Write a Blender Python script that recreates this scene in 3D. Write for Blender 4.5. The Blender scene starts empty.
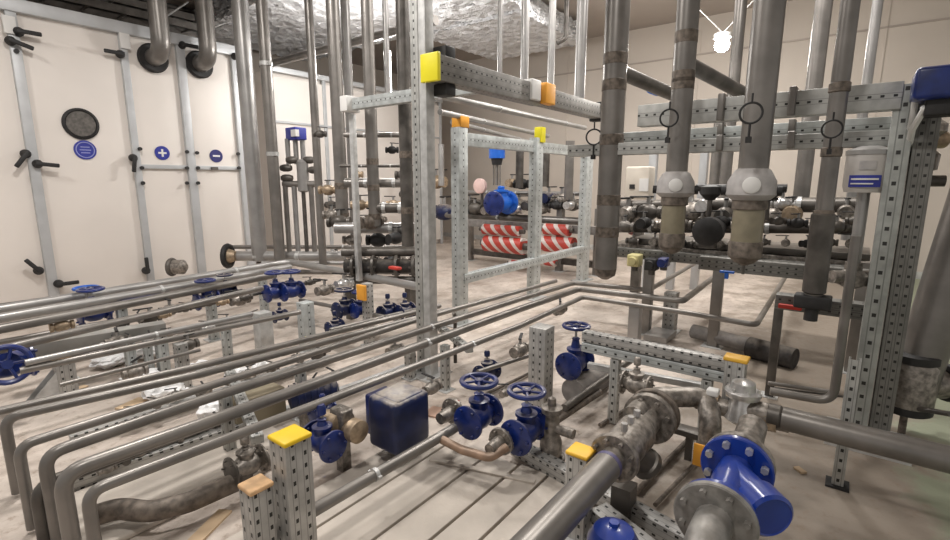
import bpy, bmesh, math, random
from mathutils import Vector, Matrix
random.seed(7)
C = bpy.context.scene.collection
PI = math.pi
# ------------------------------------------------------------------ camera
CAM = Vector((0, 0, 1.4)); FPX = 490.0
PITCH = math.radians(10.3); YAW = math.radians(37.5)
FW = Vector((math.cos(YAW), math.sin(YAW), 0)); RT = Vector((math.sin(YAW), -math.cos(YAW), 0))
UPV = Vector((0, 0, 1))
VD = FW * math.cos(PITCH) - UPV * math.sin(PITCH)
cd = bpy.data.cameras.new('camera'); cam = bpy.data.objects.new('camera', cd); C.objects.link(cam)
cd.sensor_width = 36; cd.lens = FPX / 950 * 36; cd.clip_start = 0.02
cam.location = CAM; cam.rotation_euler = VD.to_track_quat('-Z', 'Y').to_euler()
bpy.context.scene.camera = cam

def at(x, y, Z=None, X=None, Y=None, D=None):
    """survey helper: the point of the room seen in direction x, y that lies on a known plane"""
    a = (x - 475) / FPX; b = (270 - y) / FPX
    r = FW * (math.cos(PITCH) + b * math.sin(PITCH)) + RT * a + UPV * (-math.sin(PITCH) + b * math.cos(PITCH))
    if Z is not None: t = (Z - CAM.z) / r.z
    elif X is not None: t = X / r.x
    elif Y is not None: t = Y / r.y
    else: t = D / r.dot(FW)
    return CAM + r * t
def rad(p, px):
    return px * 0.5 * (Vector(p) - CAM).dot(VD) / FPX

# ------------------------------------------------------------------ materials
def mat(name, col, rough=.5, metal=0., var=.12, scale=6., bump=0., bscale=60., dust=0., col2=None, spec=.5, coat=0., emit=None):
    m = bpy.data.materials.new(name); m.use_nodes = True
    N = m.node_tree.nodes; L = m.node_tree.links; b = N['Principled BSDF']
    b.inputs['Roughness'].default_value = rough; b.inputs['Metallic'].default_value = metal
    b.inputs['Specular IOR Level'].default_value = spec
    if coat: b.inputs['Coat Weight'].default_value = coat; b.inputs['Coat Roughness'].default_value = .15
    tc = N.new('ShaderNodeTexCoord'); g = N.new('ShaderNodeNewGeometry')
    no = N.new('ShaderNodeTexNoise'); no.inputs['Scale'].default_value = scale; no.inputs['Detail'].default_value = 5
    L.new(g.outputs['Position'], no.inputs['Vector'])
    mx = N.new('ShaderNodeMix'); mx.data_type = 'RGBA'
    c1 = [max(0, c * (1 - var)) for c in col]; c2 = [min(1, c * (1 + var)) for c in col]
    if col2: c2 = list(col2)
    mx.inputs[6].default_value = (*c1, 1); mx.inputs[7].default_value = (*c2, 1)
    mr = N.new('ShaderNodeMapRange'); mr.inputs[1].default_value = .35; mr.inputs[2].default_value = .65
    L.new(no.outputs[0], mr.inputs[0]); L.new(mr.outputs[0], mx.inputs[0])
    out = mx.outputs[2]
    if dust:
        s = N.new('ShaderNodeSeparateXYZ'); L.new(g.outputs['Normal'], s.inputs[0])
        n2 = N.new('ShaderNodeTexNoise'); n2.inputs['Scale'].default_value = 25
        L.new(g.outputs['Position'], n2.inputs['Vector'])
        ad = N.new('ShaderNodeMath'); ad.operation = 'ADD'; L.new(s.outputs[2], ad.inputs[0]); L.new(n2.outputs[0], ad.inputs[1])
        r2 = N.new('ShaderNodeMapRange'); r2.inputs[1].default_value = 1.0; r2.inputs[2].default_value = 1.6; r2.inputs[4].default_value = dust
        L.new(ad.outputs[0], r2.inputs[0])
        m2 = N.new('ShaderNodeMix'); m2.data_type = 'RGBA'; m2.inputs[7].default_value = (.40, .35, .29, 1)
        L.new(r2.outputs[0], m2.inputs[0]); L.new(out, m2.inputs[6]); out = m2.outputs[2]
    L.new(out, b.inputs['Base Color'])
    if bump:
        n3 = N.new('ShaderNodeTexNoise'); n3.inputs['Scale'].default_value = bscale; n3.inputs['Detail'].default_value = 6
        L.new(g.outputs['Position'], n3.inputs['Vector'])
        bp = N.new('ShaderNodeBump'); bp.inputs['Strength'].default_value = bump; bp.inputs['Distance'].default_value = .02
        L.new(n3.outputs[0], bp.inputs['Height']); L.new(bp.outputs[0], b.inputs['Normal'])
    if emit:
        b.inputs['Emission Color'].default_value = (*emit[0], 1); b.inputs['Emission Strength'].default_value = emit[1]
    return m

def perforated(name, col, pitch=.05, half=.008, off=0., hz=.14, metal=.35, rough=.45):
    """galvanised profile with a row (or two rows) of slots along its length"""
    m = mat(name, col, rough, metal, var=.16, scale=14)
    N = m.node_tree.nodes; L = m.node_tree.links; b = N['Principled BSDF']
    tc = N.new('ShaderNodeTexCoord'); s = N.new('ShaderNodeSeparateXYZ'); L.new(tc.outputs['Object'], s.inputs[0])
    def M(op, a, c=None, cl=False):
        n = N.new('ShaderNodeMath'); n.operation = op
        for i, v in enumerate((a, c)):
            if v is None: continue
            if isinstance(v, (int, float)): n.inputs[i].default_value = v
            else: L.new(v, n.inputs[i])
        return n.outputs[0]
    mn = M('MINIMUM', M('ABSOLUTE', s.outputs[0]), M('ABSOLUTE', s.outputs[1]))
    d = M('ABSOLUTE', M('SUBTRACT', mn, off))
    a1 = M('LESS_THAN', d, half)
    fz = M('ABSOLUTE', M('SUBTRACT', M('FRACT', M('DIVIDE', s.outputs[2], pitch)), .5))
    a2 = M('LESS_THAN', fz, hz)
    k = M('MULTIPLY', a1, a2)
    # pressed groove either side of the slot row
    g = M('MULTIPLY', M('GREATER_THAN', d, half * 1.7), M('LESS_THAN', d, half * 2.3))
    prev = b.inputs['Base Color'].links[0].from_socket
    m1 = N.new('ShaderNodeMix'); m1.data_type = 'RGBA'; m1.inputs[7].default_value = (*[c * .62 for c in col], 1)
    L.new(g, m1.inputs[0]); L.new(prev, m1.inputs[6])
    m2 = N.new('ShaderNodeMix'); m2.data_type = 'RGBA'; m2.inputs[7].default_value = (.035, .034, .032, 1)
    L.new(k, m2.inputs[0]); L.new(m1.outputs[2], m2.inputs[6]); L.new(m2.outputs[2], b.inputs['Base Color'])
    return m

STEEL = mat('steel_pipe', (.215, .20, .185), .36, .5, var=.18, scale=5, dust=.12)
STEEL_D = mat('dark_steel_pipe', (.105, .095, .085), .42, .4, var=.3, scale=9, dust=.2)
STEEL_L = mat('light_steel_pipe', (.35, .34, .33), .36, .5, var=.12, scale=5, dust=.1)
WELD = mat('weathered_weld', (.155, .128, .105), .6, .3, var=.4, scale=30)
GALV = mat('galvanised_steel', (.55, .55, .54), .42, .35, var=.16, scale=16)
PERF = perforated('perforated_galvanised', (.44, .44, .42), .05, .006, 0, .16)
PERF_B = perforated('perforated_galvanised_bright', (.49, .515, .51), .06, .006, 0, .12)
PERF_C = perforated('perforated_column', (.36, .37, .35), .075, .009, 0, .13, .3, .5)
PERF_D = perforated('perforated_dull_column', (.19, .185, .17), .05, .006, .018, .14, .3, .6)
PERF_M = perforated('perforated_beam_shaded', (.25, .24, .225), .06, .006, .03, .16)  # shade on the beam's face is put into this darker base colour
PERF_2 = perforated('perforated_two_rows', (.44, .43, .41), .045, .005, .022, .17)
ALU = mat('aluminium', (.50, .51, .52), .45, .25, var=.06)
CREAM = mat('cream_panel', (.78, .725, .675), .5, 0, var=.03, scale=1.2)
WALLM = mat('wall_paint', (.58, .52, .46), .8, 0, var=.05, scale=.8)
CEIL = mat('ceiling_paint', (.40, .35, .31), .9, 0, var=.08, scale=.7)
DARKW = mat('dark_wall', (.045, .042, .04), .9, 0, var=.5, scale=4)
BLUE = mat('blue_paint', (.006, .020, .135), .32, 0, var=.3, scale=14, dust=.25, coat=.2)
BLUE_B = mat('bright_blue_paint', (.005, .036, .28), .28, 0, var=.12, scale=10, dust=.08, coat=.4)
BLUE_D = mat('navy_paint', (.007, .014, .062), .4, 0, var=.3, scale=12, dust=.8)
BLUE_M = mat('mid_blue_plastic', (.012, .11, .50), .35, 0, var=.08)
BLUE_S = mat('sign_blue', (.03, .04, .30), .5, 0, var=.05)
WHITE = mat('white_plastic', (.75, .74, .72), .5, 0, var=.05)
GREYP = mat('grey_cap', (.42, .40, .39), .5, .1, var=.12, scale=20, dust=.2)
YEL = mat('yellow_plastic', (.86, .58, .01), .45, 0, var=.06)
YELB = mat('bright_yellow_plastic', (.88, .78, .02), .4, 0, var=.04)
ORG = mat('orange_plastic', (.80, .36, .04), .5, 0, var=.08)
TAN = mat('tan_cap', (.60, .38, .20), .7, 0, var=.25, scale=20)
BLACK = mat('black_rubber', (.018, .017, .017), .6, 0, var=.3, scale=20)
FOAM = mat('dark_foam', (.045, .04, .037), .85, 0, var=.35, scale=18, dust=.3)
FOAMG = mat('grey_foam', (.20, .185, .175), .85, 0, var=.2, scale=18, dust=.3)
CAST = mat('cast_grey_metal', (.25, .225, .20), .42, .5, var=.45, scale=34, bump=.15, dust=.2)
BRIGHT = mat('bright_chrome', (.66, .65, .64), .28, .7, var=.15, scale=30)
BRASS = mat('dull_brass', (.38, .29, .20), .45, .5, var=.3, scale=30)
COPPERP = mat('brown_pipe', (.30, .20, .14), .45, .3, var=.3, scale=14, dust=.3)
RED = mat('red_paint', (.55, .04, .025), .5, 0, var=.15)
SIGHT = mat('amber_cup', (.24, .21, .145), .3, .1, var=.12, scale=14)
PLASTIC_W = mat('creased_plastic', (.86, .86, .86), .4, 0, var=.12, scale=20, bump=.6, bscale=30)
CARD = mat('cardboard', (.62, .46, .30), .85, 0, var=.12, scale=8)
RUST = mat('rust', (.20, .09, .045), .8, .1, var=.5, scale=25)
BOARD = mat('pale_deck_board', (.53, .475, .415), .75, 0, var=.1, scale=5, bump=.15, bscale=40)
CHROME = mat('thin_cable', (.30, .27, .25), .5, .2)
VIOLET = mat('violet_cap', (.10, .09, .18), .5, 0)
CREAM_B = mat('cream_box', (.66, .60, .52), .5, 0, var=.05)

def concrete():
    m = mat('concrete_floor', (.56, .49, .43), .6, 0, var=.14, scale=1.6, bump=.25, bscale=14)
    N = m.node_tree.nodes; L = m.node_tree.links; b = N['Principled BSDF']
    prev = b.inputs['Base Color'].links[0].from_socket
    g = N.new('ShaderNodeNewGeometry')
    v = N.new('ShaderNodeTexVoronoi'); v.feature = 'DISTANCE_TO_EDGE'; v.inputs['Scale'].default_value = .55
    nz = N.new('ShaderNodeTexNoise'); nz.inputs['Scale'].default_value = 3; nz.inputs['Detail'].default_value = 6
    L.new(g.outputs['Position'], nz.inputs['Vector'])
    mv = N.new('ShaderNodeMix'); mv.data_type = 'VECTOR'; mv.inputs[0].default_value = .25
    L.new(g.outputs['Position'], mv.inputs[4]); L.new(nz.outputs['Color'], mv.inputs[5]); L.new(mv.outputs[1], v.inputs['Vector'])
    r = N.new('ShaderNodeMapRange'); r.inputs[1].default_value = .0; r.inputs[2].default_value = .006; r.inputs[3].default_value = .45; r.inputs[4].default_value = 0
    L.new(v.outputs[0], r.inputs[0])
    m1 = N.new('ShaderNodeMix'); m1.data_type = 'RGBA'; m1.inputs[7].default_value = (.24, .17, .125, 1)
    L.new(r.outputs[0], m1.inputs[0]); L.new(prev, m1.inputs[6])
    # brown stains
    n2 = N.new('ShaderNodeTexNoise'); n2.inputs['Scale'].default_value = 2.6; n2.inputs['Detail'].default_value = 8; n2.inputs['Roughness'].default_value = .65
    L.new(g.outputs['Position'], n2.inputs['Vector'])
    r2 = N.new('ShaderNodeMapRange'); r2.inputs[1].default_value = .47; r2.inputs[2].default_value = .72; r2.inputs[4].default_value = .8
    L.new(n2.outputs[0], r2.inputs[0])
    m2 = N.new('ShaderNodeMix'); m2.data_type = 'RGBA'; m2.inputs[7].default_value = (.27, .205, .16, 1)
    L.new(r2.outputs[0], m2.inputs[0]); L.new(m1.outputs[2], m2.inputs[6])
    # grime trodden into the working corner at the right and fine speckle of grit
    s0 = N.new('ShaderNodeSeparateXYZ'); L.new(g.outputs['Position'], s0.inputs[0])
    a0 = N.new('ShaderNodeMath'); a0.operation = 'MULTIPLY_ADD'; L.new(n2.outputs[0], a0.inputs[0]); a0.inputs[1].default_value = -2.4; L.new(s0.outputs[1], a0.inputs[2])
    r0 = N.new('ShaderNodeMapRange'); r0.inputs[1].default_value = -.75; r0.inputs[2].default_value = -.15; r0.inputs[3].default_value = .9; r0.inputs[4].default_value = 0
    L.new(a0.outputs[0], r0.inputs[0])
    m0 = N.new('ShaderNodeMix'); m0.data_type = 'RGBA'; m0.inputs[7].default_value = (.27, .225, .18, 1)
    L.new(r0.outputs[0], m0.inputs[0]); L.new(m2.outputs[2], m0.inputs[6])
    n4 = N.new('ShaderNodeTexNoise'); n4.inputs['Scale'].default_value = 16; n4.inputs['Detail'].default_value = 8; n4.inputs['Roughness'].default_value = .75
    L.new(g.outputs['Position'], n4.inputs['Vector'])
    r4 = N.new('ShaderNodeMapRange'); r4.inputs[1].default_value = .53; r4.inputs[2].default_value = .66; r4.inputs[4].default_value = .65
    L.new(n4.outputs[0], r4.inputs[0])
    m4 = N.new('ShaderNodeMix'); m4.data_type = 'RGBA'; m4.inputs[7].default_value = (.26, .19, .14, 1)
    L.new(r4.outputs[0], m4.inputs[0]); L.new(m0.outputs[2], m4.inputs[6]); m2 = m4
    # green coating in the corner beyond the column (a painted area of the floor)
    s = N.new('ShaderNodeSeparateXYZ'); L.new(g.outputs['Position'], s.inputs[0])
    ad = N.new('ShaderNodeMath'); ad.operation = 'MULTIPLY_ADD'; L.new(n2.outputs[0], ad.inputs[0]); ad.inputs[1].default_value = .9; L.new(s.outputs[1], ad.inputs[2])
    r3 = N.new('ShaderNodeMapRange'); r3.inputs[1].default_value = .1; r3.inputs[2].default_value = -.05; r3.inputs[3].default_value = 0; r3.inputs[4].default_value = .8
    L.new(ad.outputs[0], r3.inputs[0])
    m3 = N.new('ShaderNodeMix'); m3.data_type = 'RGBA'; m3.inputs[7].default_value = (.30, .34, .24, 1)
    L.new(r3.outputs[0], m3.inputs[0]); L.new(m2.outputs[2], m3.inputs[6]); L.new(m3.outputs[2], b.inputs['Base Color'])
    return m
FLOOR = concrete()

def foil():
    m = bpy.data.materials.new('crinkled_foil'); m.use_nodes = True
    N = m.node_tree.nodes; L = m.node_tree.links; b = N['Principled BSDF']
    b.inputs['Base Color'].default_value = (.84, .84, .85, 1); b.inputs['Metallic'].default_value = .3; b.inputs['Roughness'].default_value = .33
    g = N.new('ShaderNodeNewGeometry')
    v = N.new('ShaderNodeTexVoronoi'); v.inputs['Scale'].default_value = 6
    n = N.new('ShaderNodeTexNoise'); n.inputs['Scale'].default_value = 7; n.inputs['Detail'].default_value = 7; n.inputs['Roughness'].default_value = .65
    L.new(g.outputs['Position'], v.inputs['Vector']); L.new(g.outputs['Position'], n.inputs['Vector'])
    a = N.new('ShaderNodeMath'); a.operation = 'ADD'; L.new(v.outputs[0], a.inputs[0]); L.new(n.outputs[0], a.inputs[1])
    bp = N.new('ShaderNodeBump'); bp.inputs['Strength'].default_value = 1.0; bp.inputs['Distance'].default_value = .1
    L.new(a.outputs[0], bp.inputs['Height']); L.new(bp.outputs[0], b.inputs['Normal'])
    return m
FOIL = foil()

def striped():
    m = bpy.data.materials.new('red_white_tape'); m.use_nodes = True
    N = m.node_tree.nodes; L = m.node_tree.links; b = N['Principled BSDF']; b.inputs['Roughness'].default_value = .45
    g = N.new('ShaderNodeNewGeometry'); s = N.new('ShaderNodeSeparateXYZ'); L.new(g.outputs['Position'], s.inputs[0])
    a = N.new('ShaderNodeMath'); a.operation = 'SUBTRACT'; L.new(s.outputs[1], a.inputs[0]); L.new(s.outputs[2], a.inputs[1])
    d = N.new('ShaderNodeMath'); d.operation = 'DIVIDE'; L.new(a.outputs[0], d.inputs[0]); d.inputs[1].default_value = .2
    f = N.new('ShaderNodeMath'); f.operation = 'FRACT'; L.new(d.outputs[0], f.inputs[0])
    c = N.new('ShaderNodeMath'); c.operation = 'GREATER_THAN'; L.new(f.outputs[0], c.inputs[0]); c.inputs[1].default_value = .36
    mx = N.new('ShaderNodeMix'); mx.data_type = 'RGBA'; mx.inputs[6].default_value = (.56, .50, .47, 1); mx.inputs[7].default_value = (.42, .045, .03, 1)
    L.new(c.outputs[0], mx.inputs[0]); L.new(mx.outputs[2], b.inputs['Base Color'])
    return m
TAPE = striped()
LAMP = mat('lamp_glass', (1, 1, 1), .5, 0, var=0, emit=((1, .97, .92), 60))

# ------------------------------------------------------------------ geometry helpers
def frame(d, up=None):
    """matrix whose local z runs along d"""
    z = Vector(d).normalized(); u = Vector(up) if up else (Vector((0, 0, 1)) if abs(z.z) < .9 else Vector((1, 0, 0)))
    y = z.cross(u).normalized(); x = y.cross(z).normalized()
    return Matrix((x, y, z)).transposed().to_4x4()
def MB(): return bmesh.new()
def box(bm, c, s, M=None, bev=0.):
    r = bmesh.ops.create_cube(bm, size=1)['verts']
    T = Matrix.Translation(Vector(c)) @ Matrix.Diagonal((*s, 1))
    if M is not None: T = M @ T
    bmesh.ops.transform(bm, matrix=T, verts=r)
    if bev:
        es = list({e for v in r for e in v.link_edges})
        bmesh.ops.bevel(bm, geom=es, offset=bev, segments=3, affect='EDGES', profile=.5)
    return bm
def rings(bm, rs, closed=False, caps=True):
    """bridge consecutive rings of points"""
    vs = [[bm.verts.new(p) for p in r] for r in rs]; n = len(vs[0])
    for a, b in list(zip(vs, vs[1:])) + ([(vs[-1], vs[0])] if closed else []):
        for i in range(n):
            bm.faces.new((a[i], a[(i + 1) % n], b[(i + 1) % n], b[i]))
    if caps and not closed:
        bm.faces.new(vs[0][::-1]); bm.faces.new(vs[-1])
def tube(bm, pts, r, bend=None, seg=14, caps=True):
    P = [Vector(p) for p in pts]; bend = r * 2.4 if bend is None else bend
    path = [P[0]]
    for a, b, c in zip(P, P[1:], P[2:]):
        d1 = (b - a).normalized(); d2 = (c - b).normalized(); an = d1.angle(d2)
        if an < .02: path.append(b); continue
        t = min(bend * math.tan(an / 2), (b - a).length * .48, (c - b).length * .48)
        s = b - d1 * t; e = b + d2 * t; n = 7
        for i in range(n + 1):
            u = i / n; path.append(s * (1 - u) ** 2 + b * 2 * u * (1 - u) + e * u * u)
    path.append(P[-1])
    q = [path[0]]
    for p in path[1:]:
        if (p - q[-1]).length > 1e-5: q.append(p)
    path = q; rs = []; d0 = (path[1] - path[0]).normalized(); F = frame(d0).to_3x3(); x = F.col[0].copy()
    for i, p in enumerate(path):
        if i == 0: d = d0
        elif i == len(path) - 1: d = (p - path[i - 1]).normalized()
        else: d = ((p - path[i - 1]).normalized() + (path[i + 1] - p).normalized()).normalized()
        x = (x - d * x.dot(d)).normalized(); y = d.cross(x)
        rs.append([p + (x * math.cos(k * 2 * PI / seg) + y * math.sin(k * 2 * PI / seg)) * r for k in range(seg)])
    rings(bm, rs, caps=caps); return bm
def cyl(bm, a, b, r0, r1=None, seg=20):
    r1 = r0 if r1 is None else r1; a = Vector(a); b = Vector(b); F = frame(b - a).to_3x3()
    rings(bm, [[c + F @ Vector((math.cos(k * 2 * PI / seg) * r, math.sin(k * 2 * PI / seg) * r, 0)) for k in range(seg)] for c, r in ((a, r0), (b, r1))])
    return bm
def lathe(bm, prof, M, seg=24):
    """prof = [(r, z)...] turned about the local z of M"""
    rings(bm, [[M @ Vector((math.cos(k * 2 * PI / seg) * max(r, 1e-4), math.sin(k * 2 * PI / seg) * max(r, 1e-4), z)) for k in range(seg)] for r, z in prof])
    return bm
def torus(bm, M, R, r, seg=28, ms=8):
    rs = []
    for k in range(seg):
        a = 2 * PI * k / seg
        rs.append([M @ Vector(((R + r * math.cos(2 * PI * j / ms)) * math.cos(a), (R + r * math.cos(2 * PI * j / ms)) * math.sin(a), r * math.sin(2 * PI * j / ms))) for j in range(ms)])
    rings(bm, rs, closed=True); return bm
def channel(bm, L, w, h, t=.004):
    """open C section along local z, opening to +x"""
    pr = [(-w / 2, -h / 2), (w / 2, -h / 2), (w / 2, -h / 2 + h * .2), (w / 2 - t, -h / 2 + h * .2), (w / 2 - t, -h / 2 + t), (-w / 2 + t, -h / 2 + t), (-w / 2 + t, h / 2 - t), (w / 2 - t, h / 2 - t), (w / 2 - t, h / 2 - h * .2), (w / 2, h / 2 - h * .2), (w / 2, h / 2), (-w / 2, h / 2)]
    rings(bm, [[Vector((x, y, z)) for x, y in pr] for z in (0, L)]); return bm
def plate(bm, poly, M, t):
    """polygon in local xy, thickness t along local z"""
    rings(bm, [[M @ Vector((x, y, z)) for x, y in poly] for z in (0, t)]); return bm
def flange(bm, M, R, r, t, bolts=8):
    """disc with a hub and bolts, local z is the pipe axis"""
    lathe(bm, [(R * .96, 0), (R, t * .15), (R, t * .85), (R * .96, t)], M, 32)
    for k in range(bolts):
        a = 2 * PI * (k + .5) / bolts; c = Vector((math.cos(a) * R * .8, math.sin(a) * R * .8, 0))
        cyl(bm, M @ (c + Vector((0, 0, -t * .8))), M @ (c + Vector((0, 0, t * 1.8))), R * .085, seg=6)
    return bm

W = {}
def finish(bm):
    bmesh.ops.recalc_face_normals(bm, faces=bm.faces[:])
    for f in bm.faces: f.smooth = True
    for e in bm.edges:
        if len(e.link_faces) == 2 and e.calc_face_angle(0) > .6: e.smooth = False
def obj(name, bm, m, parent=None, M=None, label=None):
    finish(bm)
    if M is None:
        lo = Vector([min(v.co[i] for v in bm.verts) for i in range(3)]); hi = Vector([max(v.co[i] for v in bm.verts) for i in range(3)])
        c = (lo + hi) / 2
        if parent is None: c.z = lo.z
        for v in bm.verts: v.co -= c
        M = Matrix.Translation(c)
    me = bpy.data.meshes.new(name); bm.to_mesh(me); bm.free(); me.materials.append(m)
    o = bpy.data.objects.new(name, me); C.objects.link(o)
    W[o.name] = M.copy()
    if parent: o.parent = parent; o.matrix_basis = W[parent.name].inverted() @ M
    else: o.matrix_basis = M
    if label: o['label'] = label
    return o
def tag(o, label, cat, group=None):
    o['label'] = label; o['category'] = cat
    if group: o['group'] = group
    return o
def thing(name, loc, label, cat, group=None):
    o = bpy.data.objects.new(name, None); C.objects.link(o); o.location = Vector(loc); o.empty_display_size = .1
    W[o.name] = Matrix.Translation(Vector(loc)); return tag(o, label, cat, group)
def struct(name, bm, m):
    o = obj(name, bm, m); o['kind'] = 'structure'; return o
def beam(name, a, b, w, h, m, parent=None, up=None, bev=.003, chan=False):
    """square tube (or C channel) from a to b, w across local x, h across local y"""
    a = Vector(a); b = Vector(b); bm = MB(); L = (b - a).length
    M = Matrix.Translation(a) @ frame(b - a, up)
    if chan: channel(bm, L, w, h)
    else: box(bm, (0, 0, L / 2), (w, h, L), bev=bev)
    return obj(name, bm, m, parent, M)
def pipe(name, pts, r, label, cat='pipe', m=None, group=None, bend=None, welds=(), bands=None, loc=None, clamps=()):
    """a run of pipe; welds = fractions along the path that carry a brown weld ring"""
    m = m or STEEL; P = [Vector(p) for p in pts]
    if not welds and not clamps:
        return tag(obj(name, tube(MB(), P, r, bend), m), label, cat, group)
    lo = min(P, key=lambda p: p.z)
    t = thing(name, lo, label, cat, group); obj('pipe_run', tube(MB(), P, r, bend), m, t)
    seg = [(a, b) for a, b in zip(P, P[1:])]; tot = sum((b - a).length for a, b in seg)
    def along(f):
        s = f * tot
        for a, b in seg:
            l = (b - a).length
            if s <= l: return a + (b - a) * (s / l), (b - a).normalized()
            s -= l
        return seg[-1][1], (seg[-1][1] - seg[-1][0]).normalized()
    for f in welds:
        p, d = along(f); w = r * .55
        obj('weld_band', lathe(MB(), [(r * .9, -w), (r * 1.02, -w * .9), (r * 1.03, w * .9), (r * .9, w)], Matrix.Translation(p) @ frame(d)), WELD, t)
    for f in clamps:
        p, d = along(f); bm = MB()
        lathe(bm, [(r * .9, -r * .35), (r * 1.12, -r * .35), (r * 1.12, r * .35), (r * .9, r * .35)], Matrix.Translation(p) @ frame(d))
        F = frame(d)
        for s in (-1, 1): box(bm, (0, s * r * 1.25, 0), (r * .5, r * .5, r * .7), Matrix.Translation(p) @ F)
        obj('pipe_clamp', bm, GALV, t)
    return t

X_ = Vector((1, 0, 0)); Y_ = Vector((0, 1, 0)); Z_ = Vector((0, 0, 1))
def cap(parent, p, d, w, h, m, name='end_cap', t=.03, up=None, label=None):
    bm = MB(); box(bm, (0, 0, t / 2), (w * 1.08, h * 1.08, t), bev=.006)
    return obj(name, bm, m, parent, Matrix.Translation(Vector(p)) @ frame(d, up), label)

# ================================================================== ROOM
bm = MB(); box(bm, (4, 3.2, -.1), (14, 15, .2)); struct('floor', bm, FLOOR)
bm = MB(); box(bm, (4, 3.2, 4.25), (14, 15, .2)); struct('ceiling', bm, CEIL)
bm = MB(); box(bm, (9.6, 3.2, 2.075), (.2, 15, 4.15)); struct('wall_back', bm, WALLM)
bm = MB(); box(bm, (4, 9.95, 2.075), (11, .2, 4.15)); struct('wall_left', bm, WALLM)
t = thing('dark_grille', (1.4, 9.4, 2.9), 'dark louvred panel on the wall above the large cream unit', 'grille')
bm = MB(); box(bm, (.9, 8.75, 3.55), (6.4, .06, 1.1)); obj('backing', bm, DARKW, t)
for k in range(9): bm = MB(); box(bm, (.9, 8.68, 3.08 + k * .12), (6.3, .05, .03)); obj('louvre', bm, STEEL_D, t)
# wall panel joints: slim cover strips and a skirting
for i, z in enumerate((3.55,)):
    bm = MB(); box(bm, (9.49, 3.2, z), (.02, 14.8, .025)); struct('trim_%d' % (i + 1), bm, CEIL)
for i, y in enumerate((-2.6, -.1, 2.4, 4.9)):
    bm = MB(); box(bm, (9.493, y, 2.0), (.012, .02, 3.9)); struct('trim_%d' % (i + 3), bm, WALLM)
bm = MB(); box(bm, (9.48, 3.2, .05), (.03, 14.8, .1)); struct('baseboard_back', bm, GALV)

# ================================================================== AIR HANDLING UNITS
AY = 6.95
def onA(x, y): p = at(x, y, Y=AY); return p.x, p.z
xs = [onA(x, 170)[0] for x in (34, 137, 191, 243)]
ztop = onA(115, 30)[1]
x0 = onA(-70, 170)[0]
ahu = thing('air_handling_unit', ((x0 + xs[3]) / 2, AY + 1, 0), 'large cream panelled air handling unit with porthole along the left side', 'air handling unit')
bounds = [x0] + xs
for a, b in zip(bounds, bounds[1:]):
    bm = MB(); box(bm, ((a + b) / 2, AY + .03, (ztop + .12) / 2), (b - a - .04, .06, ztop - .16), bev=.008); obj('door_panel', bm, CREAM, ahu)
bm = MB(); box(bm, ((x0 + xs[3]) / 2, AY + 1.06, ztop / 2 + .05), (xs[3] - x0 - .02, 1.98, ztop - .12)); obj('casing', bm, CREAM, ahu)
for i, x in enumerate([x0] + xs):
    w = (.1, .09, .075, .1, .12)[i]
    bm = MB(); box(bm, (x, AY - .005, ztop / 2), (w, .09, ztop - .02), bev=.006); obj('upright_profile', bm, ALU, ahu)
bm = MB(); box(bm, ((x0 + xs[3]) / 2, AY - .01, ztop + .03), (xs[3] - x0 + .12, .12, .13), bev=.006); obj('top_rail', bm, ALU, ahu)
bm = MB(); box(bm, ((x0 + xs[3]) / 2, AY + .06, .06), (xs[3] - x0 + .1, .14, .14), bev=.006); obj('base_rail', bm, ALU, ahu)
zc = onA(165, 167)[1]
bm = MB(); box(bm, ((xs[1] + xs[3]) / 2, AY - .012, zc), (xs[3] - xs[1] - .08, .05, .05), bev=.004); obj('cross_rail', bm, ALU, ahu)
def on_face(x, z, y=AY - .05): return Vector((x, y, z))
# black T handles
def ahandle(px, py, ang, L=.19):
    x, z = onA(px, py); bm = MB(); M = Matrix.Translation((x, AY - .05, z)) @ Matrix.Rotation(PI / 2, 4, 'X')
    lathe(bm, [(.045, 0), (.045, .03), (.028, .06), (.024, .075)], M, 16)
    M2 = Matrix.Translation((x, AY - .12, z)) @ Matrix.Rotation(ang, 4, 'Y')
    box(bm, (L * .35, 0, 0), (L, .03, .042), M2, bev=.01)
    obj('door_handle', bm, BLACK, ahu)
for a in ((9, 42, PI * .1), (17, 33, 0), (118, 55, PI), (24, 154, PI * .7), (36, 164, .1), (131, 158, PI * .55), (37, 270, -PI * .7), (57, 283, 0), (144, 270, -PI / 2), (180, 46, 0), (232, 57, 0)):
    ahandle(*a, L=.2)
for px, py in ((185, 152), (195, 153), (185, 168), (196, 168), (185, 183), (196, 183), (138, 149), (140, 168), (141, 183), (236, 154), (237, 168), (15, 52)):
    x, z = onA(px, py); cyl_b = cyl(MB(), (x, AY - .045, z), (x, AY - .075, z), .022, seg=12); obj('hinge_pin', cyl_b, BLACK, ahu)
for px, py in ((8, 26), (123, 42)):
    x, z = onA(px, py); bm = MB(); box(bm, (x, AY - .06, z), (.1, .03, .17), bev=.005); obj('corner_block', bm, WHITE, ahu)
x, z = onA(80.5, 124); M = Matrix.Translation((x, AY, z)) @ Matrix.Rotation(PI / 2, 4, 'X')
pw = obj('porthole', lathe(MB(), [(.17, 0), (.17, .02), (.145, .035), (.135, .02)], M, 36), BLACK, ahu)
obj('pane', lathe(MB(), [(.135, .012), (.135, .024)], M, 36), mat('smoked_glass', (.13, .12, .11), .3, 0, var=.3, scale=30), pw)
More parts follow.
